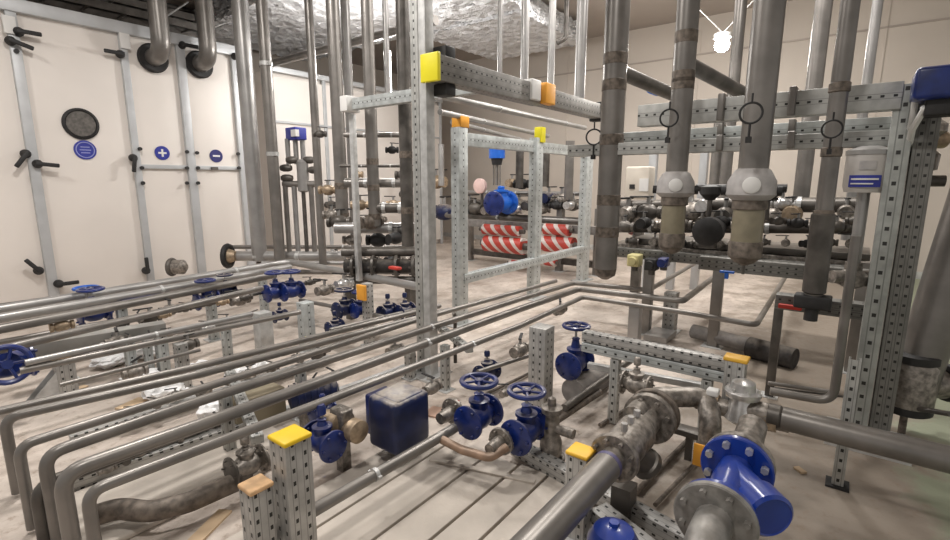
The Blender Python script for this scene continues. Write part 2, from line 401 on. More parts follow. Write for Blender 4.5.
def sign(px, py, R, kind):
    x, z = onA(px, py); M = Matrix.Translation((x, AY, z)) @ Matrix.Rotation(PI / 2, 4, 'X')
    m = BLUE_S if kind != '-' else mat('sign_navy', (.02, .02, .14), .5)
    s = obj('round_sign', lathe(MB(), [(R, 0), (R, .012)], M, 32), m, ahu)
    bm = MB()
    if kind in '+-':
        box(bm, (0, 0, .013), (R * 1.1, R * .26, .006), M)
        if kind == '+': box(bm, (0, 0, .0132), (R * .26, R * 1.1, .006), M)
    else:
        torus(bm, Matrix.Translation((0, 0, 0)) @ M @ Matrix.Translation((0, 0, .012)), R * .8, R * .05, 28, 6)
        for k in (-1, 0, 1): box(bm, (0, k * R * .3, .013), (R * (1.0 if k == 0 else .8), R * .1, .004), M)
    obj('sign_mark', bm, WHITE if kind != 'o' else mat('pale_blue_print', (.3, .32, .6), .5), s)
sign(85, 150, .105, 'o'); sign(162, 153, .085, '+'); sign(216, 156, .085, '-')
bm = MB(); px_, pz_ = onA(213, 168.5); box(bm, (px_, AY - .045, pz_), (.09, .02, .04)); obj('name_plate', bm, STEEL_D, ahu)

# overhead pipes turning into the unit through dark collars
for (tx, ty, ccx, ccy, lab) in ((147, 0, 162, 53, 'nearer of two thick pipes entering the cream unit through a dark round collar'), (196, 0, 209, 60, 'farther of two thick pipes entering the cream unit, nearest the minus sign')):
    p = at(ccx, ccy, Y=AY - .3); q = Vector((p.x, AY - .3, 4.1)); r = .1
    t = thing('duct_pipe', (p.x, AY - .3, p.z), lab, 'pipe')
    obj('pipe_run', tube(MB(), [q, p, Vector((p.x, AY + .02, p.z - .02))], r, bend=.2, seg=24), STEEL, t)
    M = Matrix.Translation((p.x, AY - .01, p.z - .02)) @ Matrix.Rotation(PI / 2, 4, 'X')
    bm = MB(); lathe(bm, [(.105, -.005), (.165, 0), (.17, .03), (.15, .055), (.105, .05)], M, 32); obj('wall_collar', bm, BLACK, t)

# second, farther unit
A2 = 7.35
p0 = at(268, 68, Y=A2); p1 = at(440, 120, Y=A2); z2 = p0.z
u2 = thing('air_handling_unit', ((p0.x + p1.x) / 2, A2 + .9, 0), 'lower cream air handling unit behind the tall pipes, partly hidden', 'air handling unit')
nx = 4; xx = [p0.x + (p1.x - p0.x) * k / nx for k in range(nx + 1)]
for a, b in zip(xx, xx[1:]):
    bm = MB(); box(bm, ((a + b) / 2, A2 + .03, z2 / 2), (b - a - .05, .06, z2 - .2), bev=.008); obj('door_panel', bm, CREAM, u2)
bm = MB(); box(bm, ((p0.x + p1.x) / 2, A2 + .98, z2 / 2), (p1.x - p0.x, 1.8, z2 - .04)); obj('casing', bm, CREAM, u2)
for x in xx: bm = MB(); box(bm, (x, A2, z2 / 2), (.06, .05, z2), bev=.005); obj('upright_profile', bm, ALU, u2)
bm = MB(); box(bm, ((p0.x + p1.x) / 2, A2, z2), (p1.x - p0.x + .08, .1, .08), bev=.005); obj('top_rail', bm, ALU, u2)
bm = MB(); box(bm, ((xx[0] + xx[4]) / 2, A2 - .01, 2.32), (xx[4] - xx[0], .04, .035)); obj('cross_rail', bm, ALU, u2)

# ================================================================== OVERHEAD
# foil wrapped ducts
def crinkle(name, lo, hi, label, n=34, amp=.035):
    bm = MB(); lo = Vector(lo); hi = Vector(hi)
    box(bm, (lo + hi) / 2, hi - lo)
    bmesh.ops.subdivide_edges(bm, edges=bm.edges[:], cuts=n, use_grid_fill=True)
    for v in bm.verts: v.co += Vector((random.uniform(-amp, amp), random.uniform(-amp, amp), random.uniform(-amp, amp)))
    return tag(obj(name, bm, FOIL), label, 'duct')
fz = at(330, 55, X=6.3).z
crinkle('foil_duct', (3.95, 4.0, fz), (6.3, 9.2, 4.09), 'wide silver foil wrapped duct overhead above the second cream unit')
crinkle('foil_duct', (6.4, 4.1, fz - .02), (8.5, 6.05, 4.09), 'duller silver foil wrapped duct overhead, beyond the yellow capped beam', amp=.02)
# dark cable trays over the first unit
for k, (y, z, lab) in enumerate(((7.9, 3.55, 'dark cable ladder above the cream unit, lower and nearer one'), (8.35, 3.8, 'dark cable ladder above the cream unit, higher one behind'))):
    t = thing('cable_ladder', (2, y, z), lab, 'cable tray')
    for s in (-1, 1): bm = MB(); box(bm, (.5, y + s * .22, z), (6.4, .02, .09)); obj('side_rail', bm, STEEL_D, t)
    for q in range(16): bm = MB(); box(bm, (-2.5 + q * .4, y, z), (.03, .42, .02)); obj('rung', bm, STEEL_D, t)
tag(beam('square_duct', at(105, 0, Y=8.3) - Z_ * 0, at(105, 0, Y=8.3) + Z_ * .5 + X_ * .0, .2, .2, GALV), 'pale square duct stub above the cream unit top rail', 'duct')
for k, (a, b, lab) in enumerate((((158, 22), (188, 2), 'thin slanting wire above the unit between the two collared pipes'), ((208, 30), (232, 20), 'thin slanting wire above the unit right of the collared pipes'))):
    tag(obj('hanging_wire', tube(MB(), [at(*a, Y=7.9), at(*b, Y=8.1)], .012, seg=6), GALV), lab, 'wire')

# lamp
lp = at(722, 45, X=7.0)
t = thing('ceiling_lamp', lp, 'lit round lamp hanging by wires from the ceiling near the right wall', 'lamp')
bm = MB(); bmesh.ops.create_uvsphere(bm, u_segments=24, v_segments=14, radius=.085)
obj('lamp_globe', bm, LAMP, t, Matrix.Translation(lp))
obj('lamp_base', lathe(MB(), [(.06, .07), (.1, .08), (.1, .13), (.03, .15)], Matrix.Translation(lp)), WHITE, t)
for dx, dy in ((-.5, .9), (.3, -.8)):
    obj('suspension_wire', tube(MB(), [lp + Z_ * .14, lp + Vector((dx, dy, 4.15 - lp.z))], .006, seg=6), GALV, t)

# ================================================================== TALL VERTICAL PIPES
def vpipe(px, py, D, wpx, z0, z1, label, m=None, **k):
    p = at(px, py, D=D); r = rad(p, wpx)
    return pipe('vertical_pipe', [(p.x, p.y, z0), (p.x, p.y, z1)], r, label, m=m, **k)
TOP = 4.16
def zat(px, py, D): return at(px, py, D=D).z
vpipe(249, 120, 6.2, 15, .4, TOP, 'thick pale grey vertical pipe at the right edge of the large cream unit', STEEL_L)
vpipe(270, 120, 6.0, 11, .4, TOP, 'tan grey vertical pipe with couplings, next right of the thick pale one', STEEL, clamps=(.35, .62, .82))
vpipe(315, 120, 5.8, 8, .38, TOP, 'slim vertical pipe right of the blue gauge box', STEEL)
vpipe(338, 120, 5.3, 13, zat(341, 222, 5.3), TOP, 'thick vertical pipe left of the pale square post, second of the row of four', STEEL, welds=(.02, .12))
vpipe(349.5, 110, 5.6, 9, .38, TOP, 'slim pale vertical pipe close against the thick pipe near the square post', STEEL_L)
vpipe(371, 120, 5.0, 12, zat(372, 226, 5), TOP, 'thick vertical pipe ending in a brown elbow right of the square post', STEEL, welds=(.03, .12, .2))
vpipe(386.5, 50, 5.6, 6, zat(387, 98, 5.6), TOP, 'thin vertical rod pipe ending at the pale crossbeam', STEEL_L)
vpipe(405, 120, 4.6, 13, zat(406, 246, 4.6), TOP, 'thick dark stained vertical pipe just left of the central column', STEEL_D, welds=(.1, .25, .4))
vpipe(500, 40, 5.2, 5, zat(500, 78, 5.2), TOP, 'thinnest of the pale vertical pipes above the capped beam', STEEL_L)
vpipe(525, 40, 5.1, 8, zat(525, 82, 5.1), TOP, 'pale vertical pipe dropping behind the orange capped joint', STEEL_L)
vpipe(551.5, 50, 5.4, 7, zat(551, 98, 5.4), TOP, 'pale vertical pipe above the beam, third from the left over it', STEEL_L)
vpipe(581, 50, 5.0, 11, zat(581, 104, 5.0), TOP, 'broadest pale vertical pipe above the beam, beside the big steel riser', STEEL_L)
vpipe(736, 60, 5.6, 11, zat(718, 200, 5.6), TOP, 'pale vertical pipe right of the lit lamp', STEEL)
vpipe(816, 70, 4.4, 15, zat(795, 205, 4.4), TOP, 'vertical pipe crossing behind the perforated beams, right of the thickest riser', STEEL)
vpipe(870, 60, 4.2, 9, zat(855, 240, 4.2), TOP, 'slimmer vertical pipe behind the white canister', STEEL_L)
# small black pipe stub hanging from ceiling
tag(obj('bent_rod', tube(MB(), [at(567, -8, D=6.5), at(566, 38, D=6.5), at(557, 43, D=6.5)], .03), STEEL_D), 'short dark bent rod hanging from the ceiling', 'rod')

# big risers with hanging trap bottles
def riser(px, py, X, wpx, botpx, botpy, label, cup=True, tee=None):
    p = at(px, py, X=X); r = rad(p, wpx); zb = at(botpx, botpy, X=X).z
    t = thing('steel_riser', (p.x, p.y, zb), label, 'pipe')
    obj('pipe_run', cyl(MB(), (p.x, p.y, zb + .0), (p.x, p.y, TOP), r, seg=26), STEEL, t)
    return t, p, r, zb
def band(t, p, r, z, h=.05, m=WELD, k=1.03):
    obj('weld_band', lathe(MB(), [(r * .95, z - h / 2), (r * k, z - h / 2 + .006), (r * k, z + h / 2 - .006), (r * .95, z + h / 2)], Matrix.Translation((p.x, p.y, 0)), 26), m, t)
def eye_ring(name, c, R, label):
    n = (CAM - c); n.z = 0
    bm = torus(MB(), Matrix.Translation(c) @ frame(n), R, R * .11, 32, 8)
    tube(bm, [c - Z_ * R, c - Z_ * R * 2.4], R * .12, seg=8); tube(bm, [c + Z_ * R, c + Z_ * R * 1.9], R * .1, seg=8)
    box(bm, c - Z_ * R * 2.6, (R * .5, R * .5, R * .6))
    return tag(obj(name, bm, BLACK), label, 'hanging ring')
t, p, r, zb = riser(612, 130, 3.35, 23, 604, 268, 'leftmost thick steel riser with brown weld bands, right of the bright frame')
for py_ in (60, 86, 140, 200, 232): band(t, p, r, at(612, py_, X=p.x).z, .08)
obj('bottom_cap', lathe(MB(), [(r, zb), (r * .9, zb - .05), (r * .3, zb - .08)], Matrix.Translation((p.x, p.y, 0))), WELD, t)
def sidearm(t, p, r, pts, rr, m=STEEL_D, name='branch_pipe'):
    obj(name, tube(MB(), pts, rr, seg=18), m, t)
sidearm(t, p, r, [p + Z_ * (at(612, 70, X=p.x).z - p.z), at(676, 96, X=p.x + 1.0)], r * .62)
q = at(655, 88, X=p.x + .7); obj('blue_tag_band', lathe(MB(), [(r * .66, -.05), (r * .66, .05)], Matrix.Translation(q) @ frame(at(676, 96, X=p.x + 1.0) - (p + Z_ * (at(612, 70, X=p.x).z - p.z)))), BLUE_M, t, label='blue tape band')
t2, p2, r2, zb2 = riser(681, 110, 3.0, 21, 669, 184, 'middle thick riser with grey domed cap and amber bottle hanging below')
for py_ in (38, 77, 84): band(t2, p2, r2, at(684, py_, X=3.0).z, .07)
sidearm(t2, p2, r2, [Vector((p2.x, p2.y, at(686, 62, X=3.0).z)), at(748, 96, X=3.9)], r2 * .7)
t3, p3, r3, zb3 = riser(759, 110, 2.7, 28, 745, 184, 'thickest riser with largest grey domed cap and amber bottle below')
def trap(t, p, r, px, py, X, bx, by, R):
    c = Vector((p.x, p.y, at(px, py, X=X).z)); zb = at(bx, by, X=X).z
    M = Matrix.Translation((p.x, p.y, 0))
    h = c.z - zb
    obj('domed_cap', lathe(MB(), [(R * .5, c.z + R * 1.0), (R * .85, c.z + R * .75), (R * 1.15, c.z + R * .2), (R * 1.2, c.z - R * .5), (R * .95, c.z - R * .75), (R * .8, c.z - R * .8)], M, 30), GREYP, t)
    n = (CAM - c); n.z = 0; n.normalize()
    g = obj('dial', lathe(MB(), [(R * .42, 0), (R * .42, R * .12), (R * .36, R * .16)], Matrix.Translation(c + n * R * 1.12) @ frame(n), 26), WHITE, t)
    for s in (-1, 1): obj('side_port', cyl(MB(), c + n.cross(Z_) * s * R * .9 - Z_ * R * .3, c + n.cross(Z_) * s * R * 1.4 - Z_ * R * .3, R * .26, seg=14), BLACK, t)
    z1 = c.z - R * .75
    obj('cup_collar', lathe(MB(), [(R * .8, z1 + .02), (R * .85, z1), (R * .85, z1 - h * .12), (R * .78, z1 - h * .13)], M, 28), WELD, t)
    obj('amber_cup', lathe(MB(), [(R * .74, z1 - h * .12), (R * .76, z1 - h * .2), (R * .76, z1 - h * .55), (R * .72, z1 - h * .56)], M, 28), SIGHT, t)
    obj('cup_base', lathe(MB(), [(R * .8, z1 - h * .54), (R * .84, z1 - h * .56), (R * .82, z1 - h * .74), (R * .5, z1 - h * .82), (R * .12, z1 - h * .86)], M, 28), WELD, t)
    obj('drain_tube', cyl(MB(), (p.x, p.y, z1 - h * .84), (p.x, p.y, zb - .06), R * .09, seg=8), STEEL_D, t)
trap(t2, p2, r2, 668, 185, 3.0, 667, 252, rad(p2, 31))
trap(t3, p3, r3, 745, 185, 2.7, 743, 262, rad(p3, 39))
t4, p4, r4, zb4 = riser(833, 140, 3.0, 16, 817, 298, 'slender riser with ring and brown joints, left of the white canister')
for py_ in (88, 152, 215, 238): band(t4, p4, r4, at(836, py_, X=3.0).z, .05, k=1.15)
obj('lower_sleeve', lathe(MB(), [(r4, zb4 + .02), (r4 * 1.35, zb4 + .03), (r4 * 1.35, at(825, 215, X=3.0).z), (r4, at(825, 212, X=3.0).z)], Matrix.Translation((p4.x, p4.y, 0)), 24), STEEL_D, t4)
obj('bottom_valve', box(cyl(MB(), (p4.x, p4.y, zb4 - .12), (p4.x, p4.y, zb4 + .05), r4 * .8), (p4.x, p4.y, zb4 - .02), (.09, .16, .07), bev=.01), BLACK, t4)
eye_ring('ring_hanger', at(669, 118, X=2.86), rad(at(669, 118, X=2.8), 17), 'black ring hanger in front of the middle riser')
eye_ring('ring_hanger', at(751, 113, X=2.5), rad(at(751, 113, X=2.5), 20), 'black ring hanger in front of the thickest riser')
eye_ring('ring_hanger', at(832, 129, X=2.86), rad(at(832, 129, X=2.86), 17), 'brown black ring hanger on the slender riser left of the canister')
eye_ring('ring_hanger', at(594, 137, X=3.3), rad(at(594, 137, X=3.3), 15), 'black ring hanger beside the end of the capped beam')

# ================================================================== STEEL FRAMEWORK
cx, cy = 2.50, 2.36
t = thing('support_column', (cx, cy, 0), 'tall central galvanised column of two joined profiles', 'column')
d = RT  # side by side profiles as seen in the room
beam('profile', (cx, cy - .04, 0), (cx, cy - .04, TOP), .08, .062, GALV, t, up=X_)
beam('profile', (cx + .02, cy + .045, 0), (cx + .02, cy + .045, TOP), .09, .07, PERF, t, up=X_)
bm = MB(); box(bm, (cx, cy, .006), (.26, .26, .012)); 
for sx in (-1, 1):
    for sy in (-1, 1): cyl(bm, (cx + sx * .1, cy + sy * .1, .012), (cx + sx * .1, cy + sy * .1, .04), .012, seg=6)
obj('base_plate', bm, GALV, t)
# yellow capped main beam, runs away along the room
by = cy - .14
a = at(432, 68, Y=by); zb_ = a.z
e = at(538, 91, Y=by)
t = thing('capped_beam', a, 'perforated beam with bright yellow end cap clamped to the central column', 'beam')
beam('profile', (a.x, by, zb_), (e.x, by, zb_), .155, .12, PERF_M, t)
cap(t, (a.x, by, zb_), -X_, .16, .14, YELB, label='bright yellow square end cap')
for s in (-1, 1):
    bm = MB(); box(bm, (a.x + .14, by + .02, zb_ + s * .115), (.1, .12, .075), bev=.008); obj('beam_clamp', bm, BLACK, t)
e2 = at(598, 112, Y=by)
t = thing('capped_beam', (e.x, by, zb_), 'farther perforated beam with orange end cap reaching the leftmost riser', 'beam')
beam('profile', (e.x + .03, by, zb_), (e2.x, by, zb_), .14, .12, PERF_M, t)
bm = MB(); box(bm, (e.x + .02, by - .08, zb_ + .01), (.16, .07, .165), bev=.008); obj('end_cap', bm, ORG, t, label='orange end cap')
bm = MB(); box(bm, (e.x - .16, by - .02, zb_ + .02), (.14, .13, .16), bev=.01); obj('white_joint', bm, WHITE, t)
bm = MB(); box(bm, (e2.x, by, zb_), (.1, .15, .19), bev=.01); obj('beam_clamp', bm, BLACK, t)
# pale crossbeam left of the column
a = at(343, 106, X=3.1); b = Vector((3.1, cy, a.z))
t = thing('cross_beam', b, 'pale perforated crossbeam left of the central column carrying the square post', 'beam')
beam('profile', a, b, .1, .07, PERF_B, t); 
q = at(352, 112, X=3.1)
beam('hanging_post', (3.1, q.y, q.z - .02), (3.1, q.y, .42), .05, .05, GALV, t, up=X_)
bm = MB(); box(bm, (3.08, q.y, a.z), (.16, .1, .14), bev=.01); obj('joint_bracket', bm, WHITE, t)
# overhead rails behind the capped beam, running away
for k, (x0_, y0_, x1_, y1_, w_, lab) in enumerate(((440, 96, 585, 128, 7, 'uppermost horizontal pipe running away behind the capped beam'), (440, 112, 548, 136, 6, 'middle horizontal pipe running away under the capped beam'), (452, 122, 530, 142, 5, 'lowest horizontal pipe just above the bright frame'))):
    z = at(x0_, y0_, Y=2.7 + .2 * k).z; A = at(x0_, y0_, Y=2.7 + .2 * k); B = at(x1_, y1_, Z=A.z)
    pipe('overhead_pipe', [A, B], rad(A, w_), lab, m=STEEL_L, clamps=(.3, .8))
for k, (px_, py_) in enumerate(((372, 30), )):
    A = at(262, 66, X=4.2); B = at(436, 28, X=4.2); pipe('overhead_pipe', [A, Vector((4.2, B.y, A.z))], .05, 'slanting grey pipe crossing under the foil duct behind the risers', m=STEEL)

# bright frame
FY = 2.97
ps = [at(x, 260, Y=FY) for x in (460, 534, 583)]
zt = at(462, 128, Y=FY).z
t = thing('bright_steel_frame', (ps[1].x, FY, 0), 'bright galvanised open frame of three posts with small orange and yellow caps', 'frame')
for i, q in enumerate(ps):
    w = (.13, .15, .2)[i]; beam('post', (q.x, FY, 0), (q.x, FY, zt - (0 if i < 2 else .12)), w, .1, PERF_B, t, up=X_)
    bm = MB(); box(bm, (q.x, FY, .006), (.3, .22, .012)); obj('base_plate', bm, GALV, t)
zl = at(520, 264, Y=FY).z
beam('lower_rail', (ps[0].x, FY - .02, zl), (ps[2].x, FY - .02, zl), .09, .08, PERF_B, t)
beam('upper_rail', (ps[0].x, FY + .02, zt - .1), (ps[2].x + .08, FY + .02, zt - .1), .12, .08, PERF_B, t)
cap(t, (ps[0].x + .02, FY, zt), Z_, .12, .1, ORG, t=.1, label='orange post cap'); cap(t, (ps[1].x + .04, FY - .02, zt - .05), Z_, .09, .09, YELB, t=.17, label='yellow post cap')

# right hand perforated column and beams
rx, ry = 3.27, -.19
t = thing('perforated_column', (rx, ry, 0), 'tall slotted grey column in front of the thick pipe at the right', 'column')
zc_ = at(898, 86, X=rx).z
beam('profile', (rx, ry + .045, 0), (rx, ry + .045, zc_), .1, .085, PERF_C, t, up=X_)
beam('profile', (rx + .03, ry - .05, 0), (rx + .03, ry - .05, zc_ - .05), .1, .09, PERF_D, t, up=X_)
bm = MB(); box(bm, (rx, ry, .007), (.36, .36, .014)); obj('base_plate', bm, GALV, t)
t = thing('strut_leg', (2.68, -.08, 0), 'narrow slotted strut leg standing on the floor in front of the column', 'strut')
beam('channel', (2.68, -.08, .01), (2.68, -.08, .62), .045, .045, PERF, t, up=X_, chan=True)
bm = MB(); box(bm, (2.68, -.08, .005), (.09, .09, .01)); obj('foot', bm, BLACK, t)
for k, (ya, yb, h_, lab, xo) in enumerate(((98, 107, .13, 'upper perforated beam behind the risers on the right', 3.25), (128, 133, .1, 'middle galvanised beam behind the risers on the right', 3.6), (140, 150, .08, 'lower perforated beam behind the risers on the right', 3.35))):
    A = at(902, ya - 2, X=xo); B = at(640, 118, X=xo)
    t = thing('perforated_beam', (xo, (A.y + B.y) / 2, A.z - h_ / 2), lab, 'beam')
    beam('profile', A, (xo, B.y + .25 * k, A.z), h_, .09, PERF if k != 1 else PERF_B, t)
    for f in (.35, .62): bm = MB(); box(bm, (xo - .03, A.y + (B.y - A.y) * f, A.z + .01), (.1, .035, h_ * 1.15), bev=.006); obj('beam_clamp', bm, STEEL, t)
# pale frame behind, right of middle riser
t = thing('pale_door_frame', at(662, 240, D=6.3), 'pale aluminium upright frame standing behind the middle riser', 'frame')
A = at(655, 140, D=6.3); B = at(706, 140, D=6.3)
for q in (A, B, (A + B) / 2): beam('post', (q.x, q.y, 0), (q.x, q.y, A.z), .09, .09, ALU, t, up=X_)
beam('head_rail', (A.x, A.y, A.z), (B.x, B.y, A.z), .14, .1, ALU, t)
t_ = vpipe(716, 170, 5.8, 11, .9, 2.2, 'short dark vertical pipe behind the black capped valve', STEEL)

# thick pipe far right, with tee and blue head
p = at(932, 250, D=2.55); r = rad(p, 40)
zb_ = at(912, 408, D=2.55).z
t = thing('thick_pipe', (p.x, p.y, 0), 'very thick steel pipe with tee elbow at the right edge', 'pipe')
lean = RT * .24 / (zat(945, 110, 2.55) - zb_)
obj('pipe_run', cyl(MB(), (p.x, p.y, zb_), Vector((p.x, p.y, 4.14)) + lean * (4.14 - zb_), r, seg=32), STEEL, t)
zt_ = at(915, 372, D=2.55).z
obj('tee_body', lathe(MB(), [(r * 1.02, zt_ - .2), (r * 1.1, zt_ - .19), (r * 1.12, zt_ + .05), (r * 1.02, zt_ + .07)], Matrix.Translation((p.x, p.y, 0)), 32), CAST, t)
for z in (zt_ + .09, zt_ - .2): band(t, p, r * 1.08, z, .05, BLACK)
obj('branch', tube(MB(), [(p.x, p.y, zt_ - .06), Vector((p.x, p.y, zt_ - .06)) + RT * .34 - Z_ * .02, Vector((p.x, p.y, zt_ - .06)) + RT * .6 - Z_ * .02], r * .75, seg=24), CAST, t)
obj('branch_collar', torus(MB(), Matrix.Translation(Vector((p.x, p.y, zt_ - .06)) + RT * .2) @ frame(RT), r * .78, .025), BLACK, t)
obj('drain_leg', cyl(MB(), (p.x, p.y, 0), (p.x, p.y, zb_ - .02), .018, seg=12), WELD, t)
pk = at(945, 84, D=2.3)
t = thing('blue_actuator', pk, 'dark blue actuator head with looping pale cables at the upper right edge', 'actuator')
bm = MB(); box(bm, pk, (.2, .22, .14), Matrix.Identity(4), bev=.02); obj('housing', bm, BLUE, t)
bm = MB(); box(bm, pk - Z_ * .1, (.12, .12, .08), bev=.01); obj('mounting_base', bm, BLACK, t)
obj('cable', tube(MB(), [pk + Vector((-.02, .06, -.1)), at(925, 108, D=2.3), at(912, 130, D=2.4), at(905, 165, D=2.6)], .014, bend=.1, seg=10), WHITE, t, label='pale grey bent cable')
obj('cable', tube(MB(), [pk + Vector((-.02, .1, -.04)), at(917, 85, D=2.35), at(912, 120, D=2.4), at(904, 150, D=2.6)], .012, bend=.1, seg=10), WHITE, t, label='pale grey bent cable')
qv = at(925, 140, D=2.75)
t = thing('brass_valve', qv - Z_ * .15, 'dull brass valve cluster between the slotted column and thick pipe', 'valve')
obj('body', lathe(MB(), [(.03, -.17), (.07, -.16), (.075, -.08), (.045, -.05), (.06, .02), (.085, .04), (.085, .08), (.03, .12)], Matrix.Translation(qv)), CAST, t)
bm = MB(); cyl(bm, qv - RT * .12, qv + RT * .1, .045); cyl(bm, qv - RT * .15, qv - RT * .1, .06, seg=6); obj('side_union', bm, BRASS, t)
tag(obj('side_pipe', tube(MB(), [at(897, 181, D=2.75), at(945, 181, D=2.65)], .03), STEEL_D), 'short dark pipe joining the slotted column to the thick pipe', 'pipe')
tag(obj('thin_pipe', tube(MB(), [at(898, 405, D=2.55), at(950, 414, D=2.3)], .014, seg=10), STEEL_D), 'thin dark pipe at foot of the thick right pipe', 'pipe')
tag(obj('thin_pipe', tube(MB(), [at(775, 388, D=2.75), at(905, 404, D=2.55)], .008, seg=8), STEEL_D), 'thin rod passing across the slotted column base', 'rod')
# white canister
pc = at(867, 171, X=3.3); r = rad(pc, 37)
t = thing('white_canister', pc - Z_ * .2, 'white round canister with blue label beside the slotted column', 'canister')
h = rad(pc, 42)
obj('shell', lathe(MB(), [(r * .85, h), (r, h * .8), (r, -h * .7), (r * .9, -h)], Matrix.Translation(pc), 32), GREYP if 0 else mat('dusty_white', (.50, .47, .44), .5, 0, var=.1), t)
obj('lid', lathe(MB(), [(r * 1.04, h * .75), (r * 1.04, h * .95), (r * .5, h * 1.15)], Matrix.Translation(pc), 32), STEEL_L, t)
n = (CAM - pc); n.z = 0; n.normalize(); an = math.atan2(n.y, n.x)
def curved(a0, a1, z0, z1, rr, m, name):
    bm = MB(); N_ = 12; vs = []
    for rr_ in (rr, rr + .006):
        pass
    top = []
    rs = []
    for k in range(N_ + 1):
        a = an + a0 + (a1 - a0) * k / N_; c = Vector((math.cos(a), math.sin(a), 0))
        rs.append([pc + c * rr + Z_ * z0, pc + c * (rr + .005) + Z_ * z0, pc + c * (rr + .005) + Z_ * z1, pc + c * rr + Z_ * z1])
    rings(bm, rs); return obj(name, bm, m, t)
curved(-.75, .65, -h * .75, -h * .2, r, BLUE_S, 'blue_label')
curved(-.6, .5, -h * .42, -h * .34, r + .006, WHITE, 'label_stripe'); curved(-.6, .3, -h * .62, -h * .56, r + .006, WHITE, 'label_stripe')
curved(-.35, .35, h * .05, h * .45, r, GREYP, 'grey_print')
obj('stem', cyl(MB(), pc - Z_ * .55, pc - Z_ * h * .9, .028), STEEL_L, t)
bm = MB(); q = pc - Z_ * .42
lathe(bm, [(.03, -.1), (.07, -.08), (.07, -.03), (.04, 0), (.04, .04)], Matrix.Translation(q - Z_ * .1)); cyl(bm, q - RT * .11 - Z_ * .14, q + RT * .11 - Z_ * .14, .035)
obj('valve_body', bm, CAST, t)

# ================================================================== VALVES AND FITTINGS
def gate_valve(p, R, label, d=X_, hgt=None, wheel=True, m=BLUE, cat='valve', group=None, up=Z_, name='gate_valve', wm=None, wr=None, fl=None):
    """flanged hand valve: p on the pipe axis, R flange radius"""
    p = Vector(p); d = Vector(d).normalized(); up = Vector(up).normalized(); hgt = hgt or R * 2.6; wr = wr or R * .95
    t = thing(name, p - Z_ * R, label, cat, group); M = Matrix.Translation(p) @ frame(d, up)
    obj('body', lathe(MB(), [(R * .5, -R * 1.05), (R * .5, -R * .8), (R * .72, -R * .4), (R * .76, 0), (R * .72, R * .4), (R * .5, R * .8), (R * .5, R * 1.05)], M, 22), m, t)
    for s in (-1, 1):
        obj('flange', flange(MB(), M @ Matrix.Translation((0, 0, s * R * 1.05 - R * .09)), R, R * .5, R * .18, 6), m if fl is None else fl if s < 0 else m, t)
    U = Matrix.Translation(p) @ frame(up, d)
    obj('bonnet', lathe(MB(), [(R * .55, R * .3), (R * .5, R * .85), (R * .62, R * .9), (R * .62, R * 1.05), (R * .34, R * 1.12), (R * .24, hgt * .62), (R * .3, hgt * .66), (R * .16, hgt * .7)], U, 18), m, t)
    obj('stem', cyl(MB(), U @ Vector((0, 0, hgt * .6)), U @ Vector((0, 0, hgt * 1.06)), R * .09, seg=10), STEEL_L, t)
    if wheel:
        Wm = U @ Matrix.Translation((0, 0, hgt)); bm = torus(MB(), Wm, wr, wr * .15, 28, 8)
        for k in range(5):
            a = 2 * PI * k / 5; cyl(bm, Wm @ Vector((0, 0, 0)), Wm @ Vector((math.cos(a) * wr, math.sin(a) * wr, 0)), wr * .085, seg=8)
        lathe(bm, [(wr * .26, -wr * .12), (wr * .26, wr * .12)], Wm, 12)
        obj('handwheel', bm, wm or m, t)
    else:
        obj('stem_cap', lathe(MB(), [(R * .28, hgt * .8), (R * .3, hgt), (R * .2, hgt * 1.08)], U, 14), wm or m, t)
    return t
def ball_valve(p, R, label, d=X_, m=CAST, hm=BLACK, ang=0., name='ball_valve', group=None):
    p = Vector(p); M = Matrix.Translation(p) @ frame(d)
    t = thing(name, p - Z_ * R, label, 'valve', group)
    obj('body', lathe(MB(), [(R * .7, -R * 1.5), (R * .7, -R * 1.1), (R * .5, -R), (R * .85, -R * .5), (R * .9, 0), (R * .85, R * .5), (R * .5, R), (R * .7, R * 1.1), (R * .7, R * 1.5)], M, 20), m, t)
    obj('stem', cyl(MB(), p, p + Z_ * R * 1.6, R * .22, seg=10), STEEL_L, t)
    bm = MB(); box(bm, (R * .8, 0, R * 1.6), (R * 2.6, R * .4, R * .18), Matrix.Translation(p) @ Matrix.Rotation(ang, 4, 'Z'), bev=R * .06)
    obj('lever', bm, hm, t); return t
def perf_post(px, py, Z, w, label, cm, m=PERF_2, clabel=None, gusset=False, z0=0, name='support_post'):
    p = at(px, py, Z=Z); t = thing(name, (p.x, p.y, z0), label, 'post')
    beam('profile', (p.x, p.y, z0 + .008), (p.x, p.y, Z), w, w, m, t, up=X_)
    if cm: cap(t, (p.x, p.y, Z), Z_, w, w, cm, t=.016, label=clabel)
    if z0 == 0:
        bm = MB(); box(bm, (p.x, p.y, .004), (w * 1.6, w * 1.6, .008)); obj('base_plate', bm, GALV, t)
    if gusset:
        M = Matrix.Translation((p.x - w * .5, p.y, 0)) @ Matrix.Rotation(PI / 2, 4, 'X')
        for s in (-.45, .4):
            obj('gusset_plate', plate(MB(), [(0, .01), (-w * 1.9, .01), (0, w * 2.2)], Matrix.Translation((0, s * w, 0)) @ M, .006), GALV, t)
    return t, p
def support(x, y, z, label, w=.06, m=PERF):
    t = thing('pipe_support', (x, y, 0), label, 'support')
    beam('leg', (x, y, .006), (x, y, z), w, w, m, t, up=X_)
    bm = MB(); box(bm, (x, y, .003), (w * 2, w * 2, .006)); obj('foot', bm, GALV, t); return t

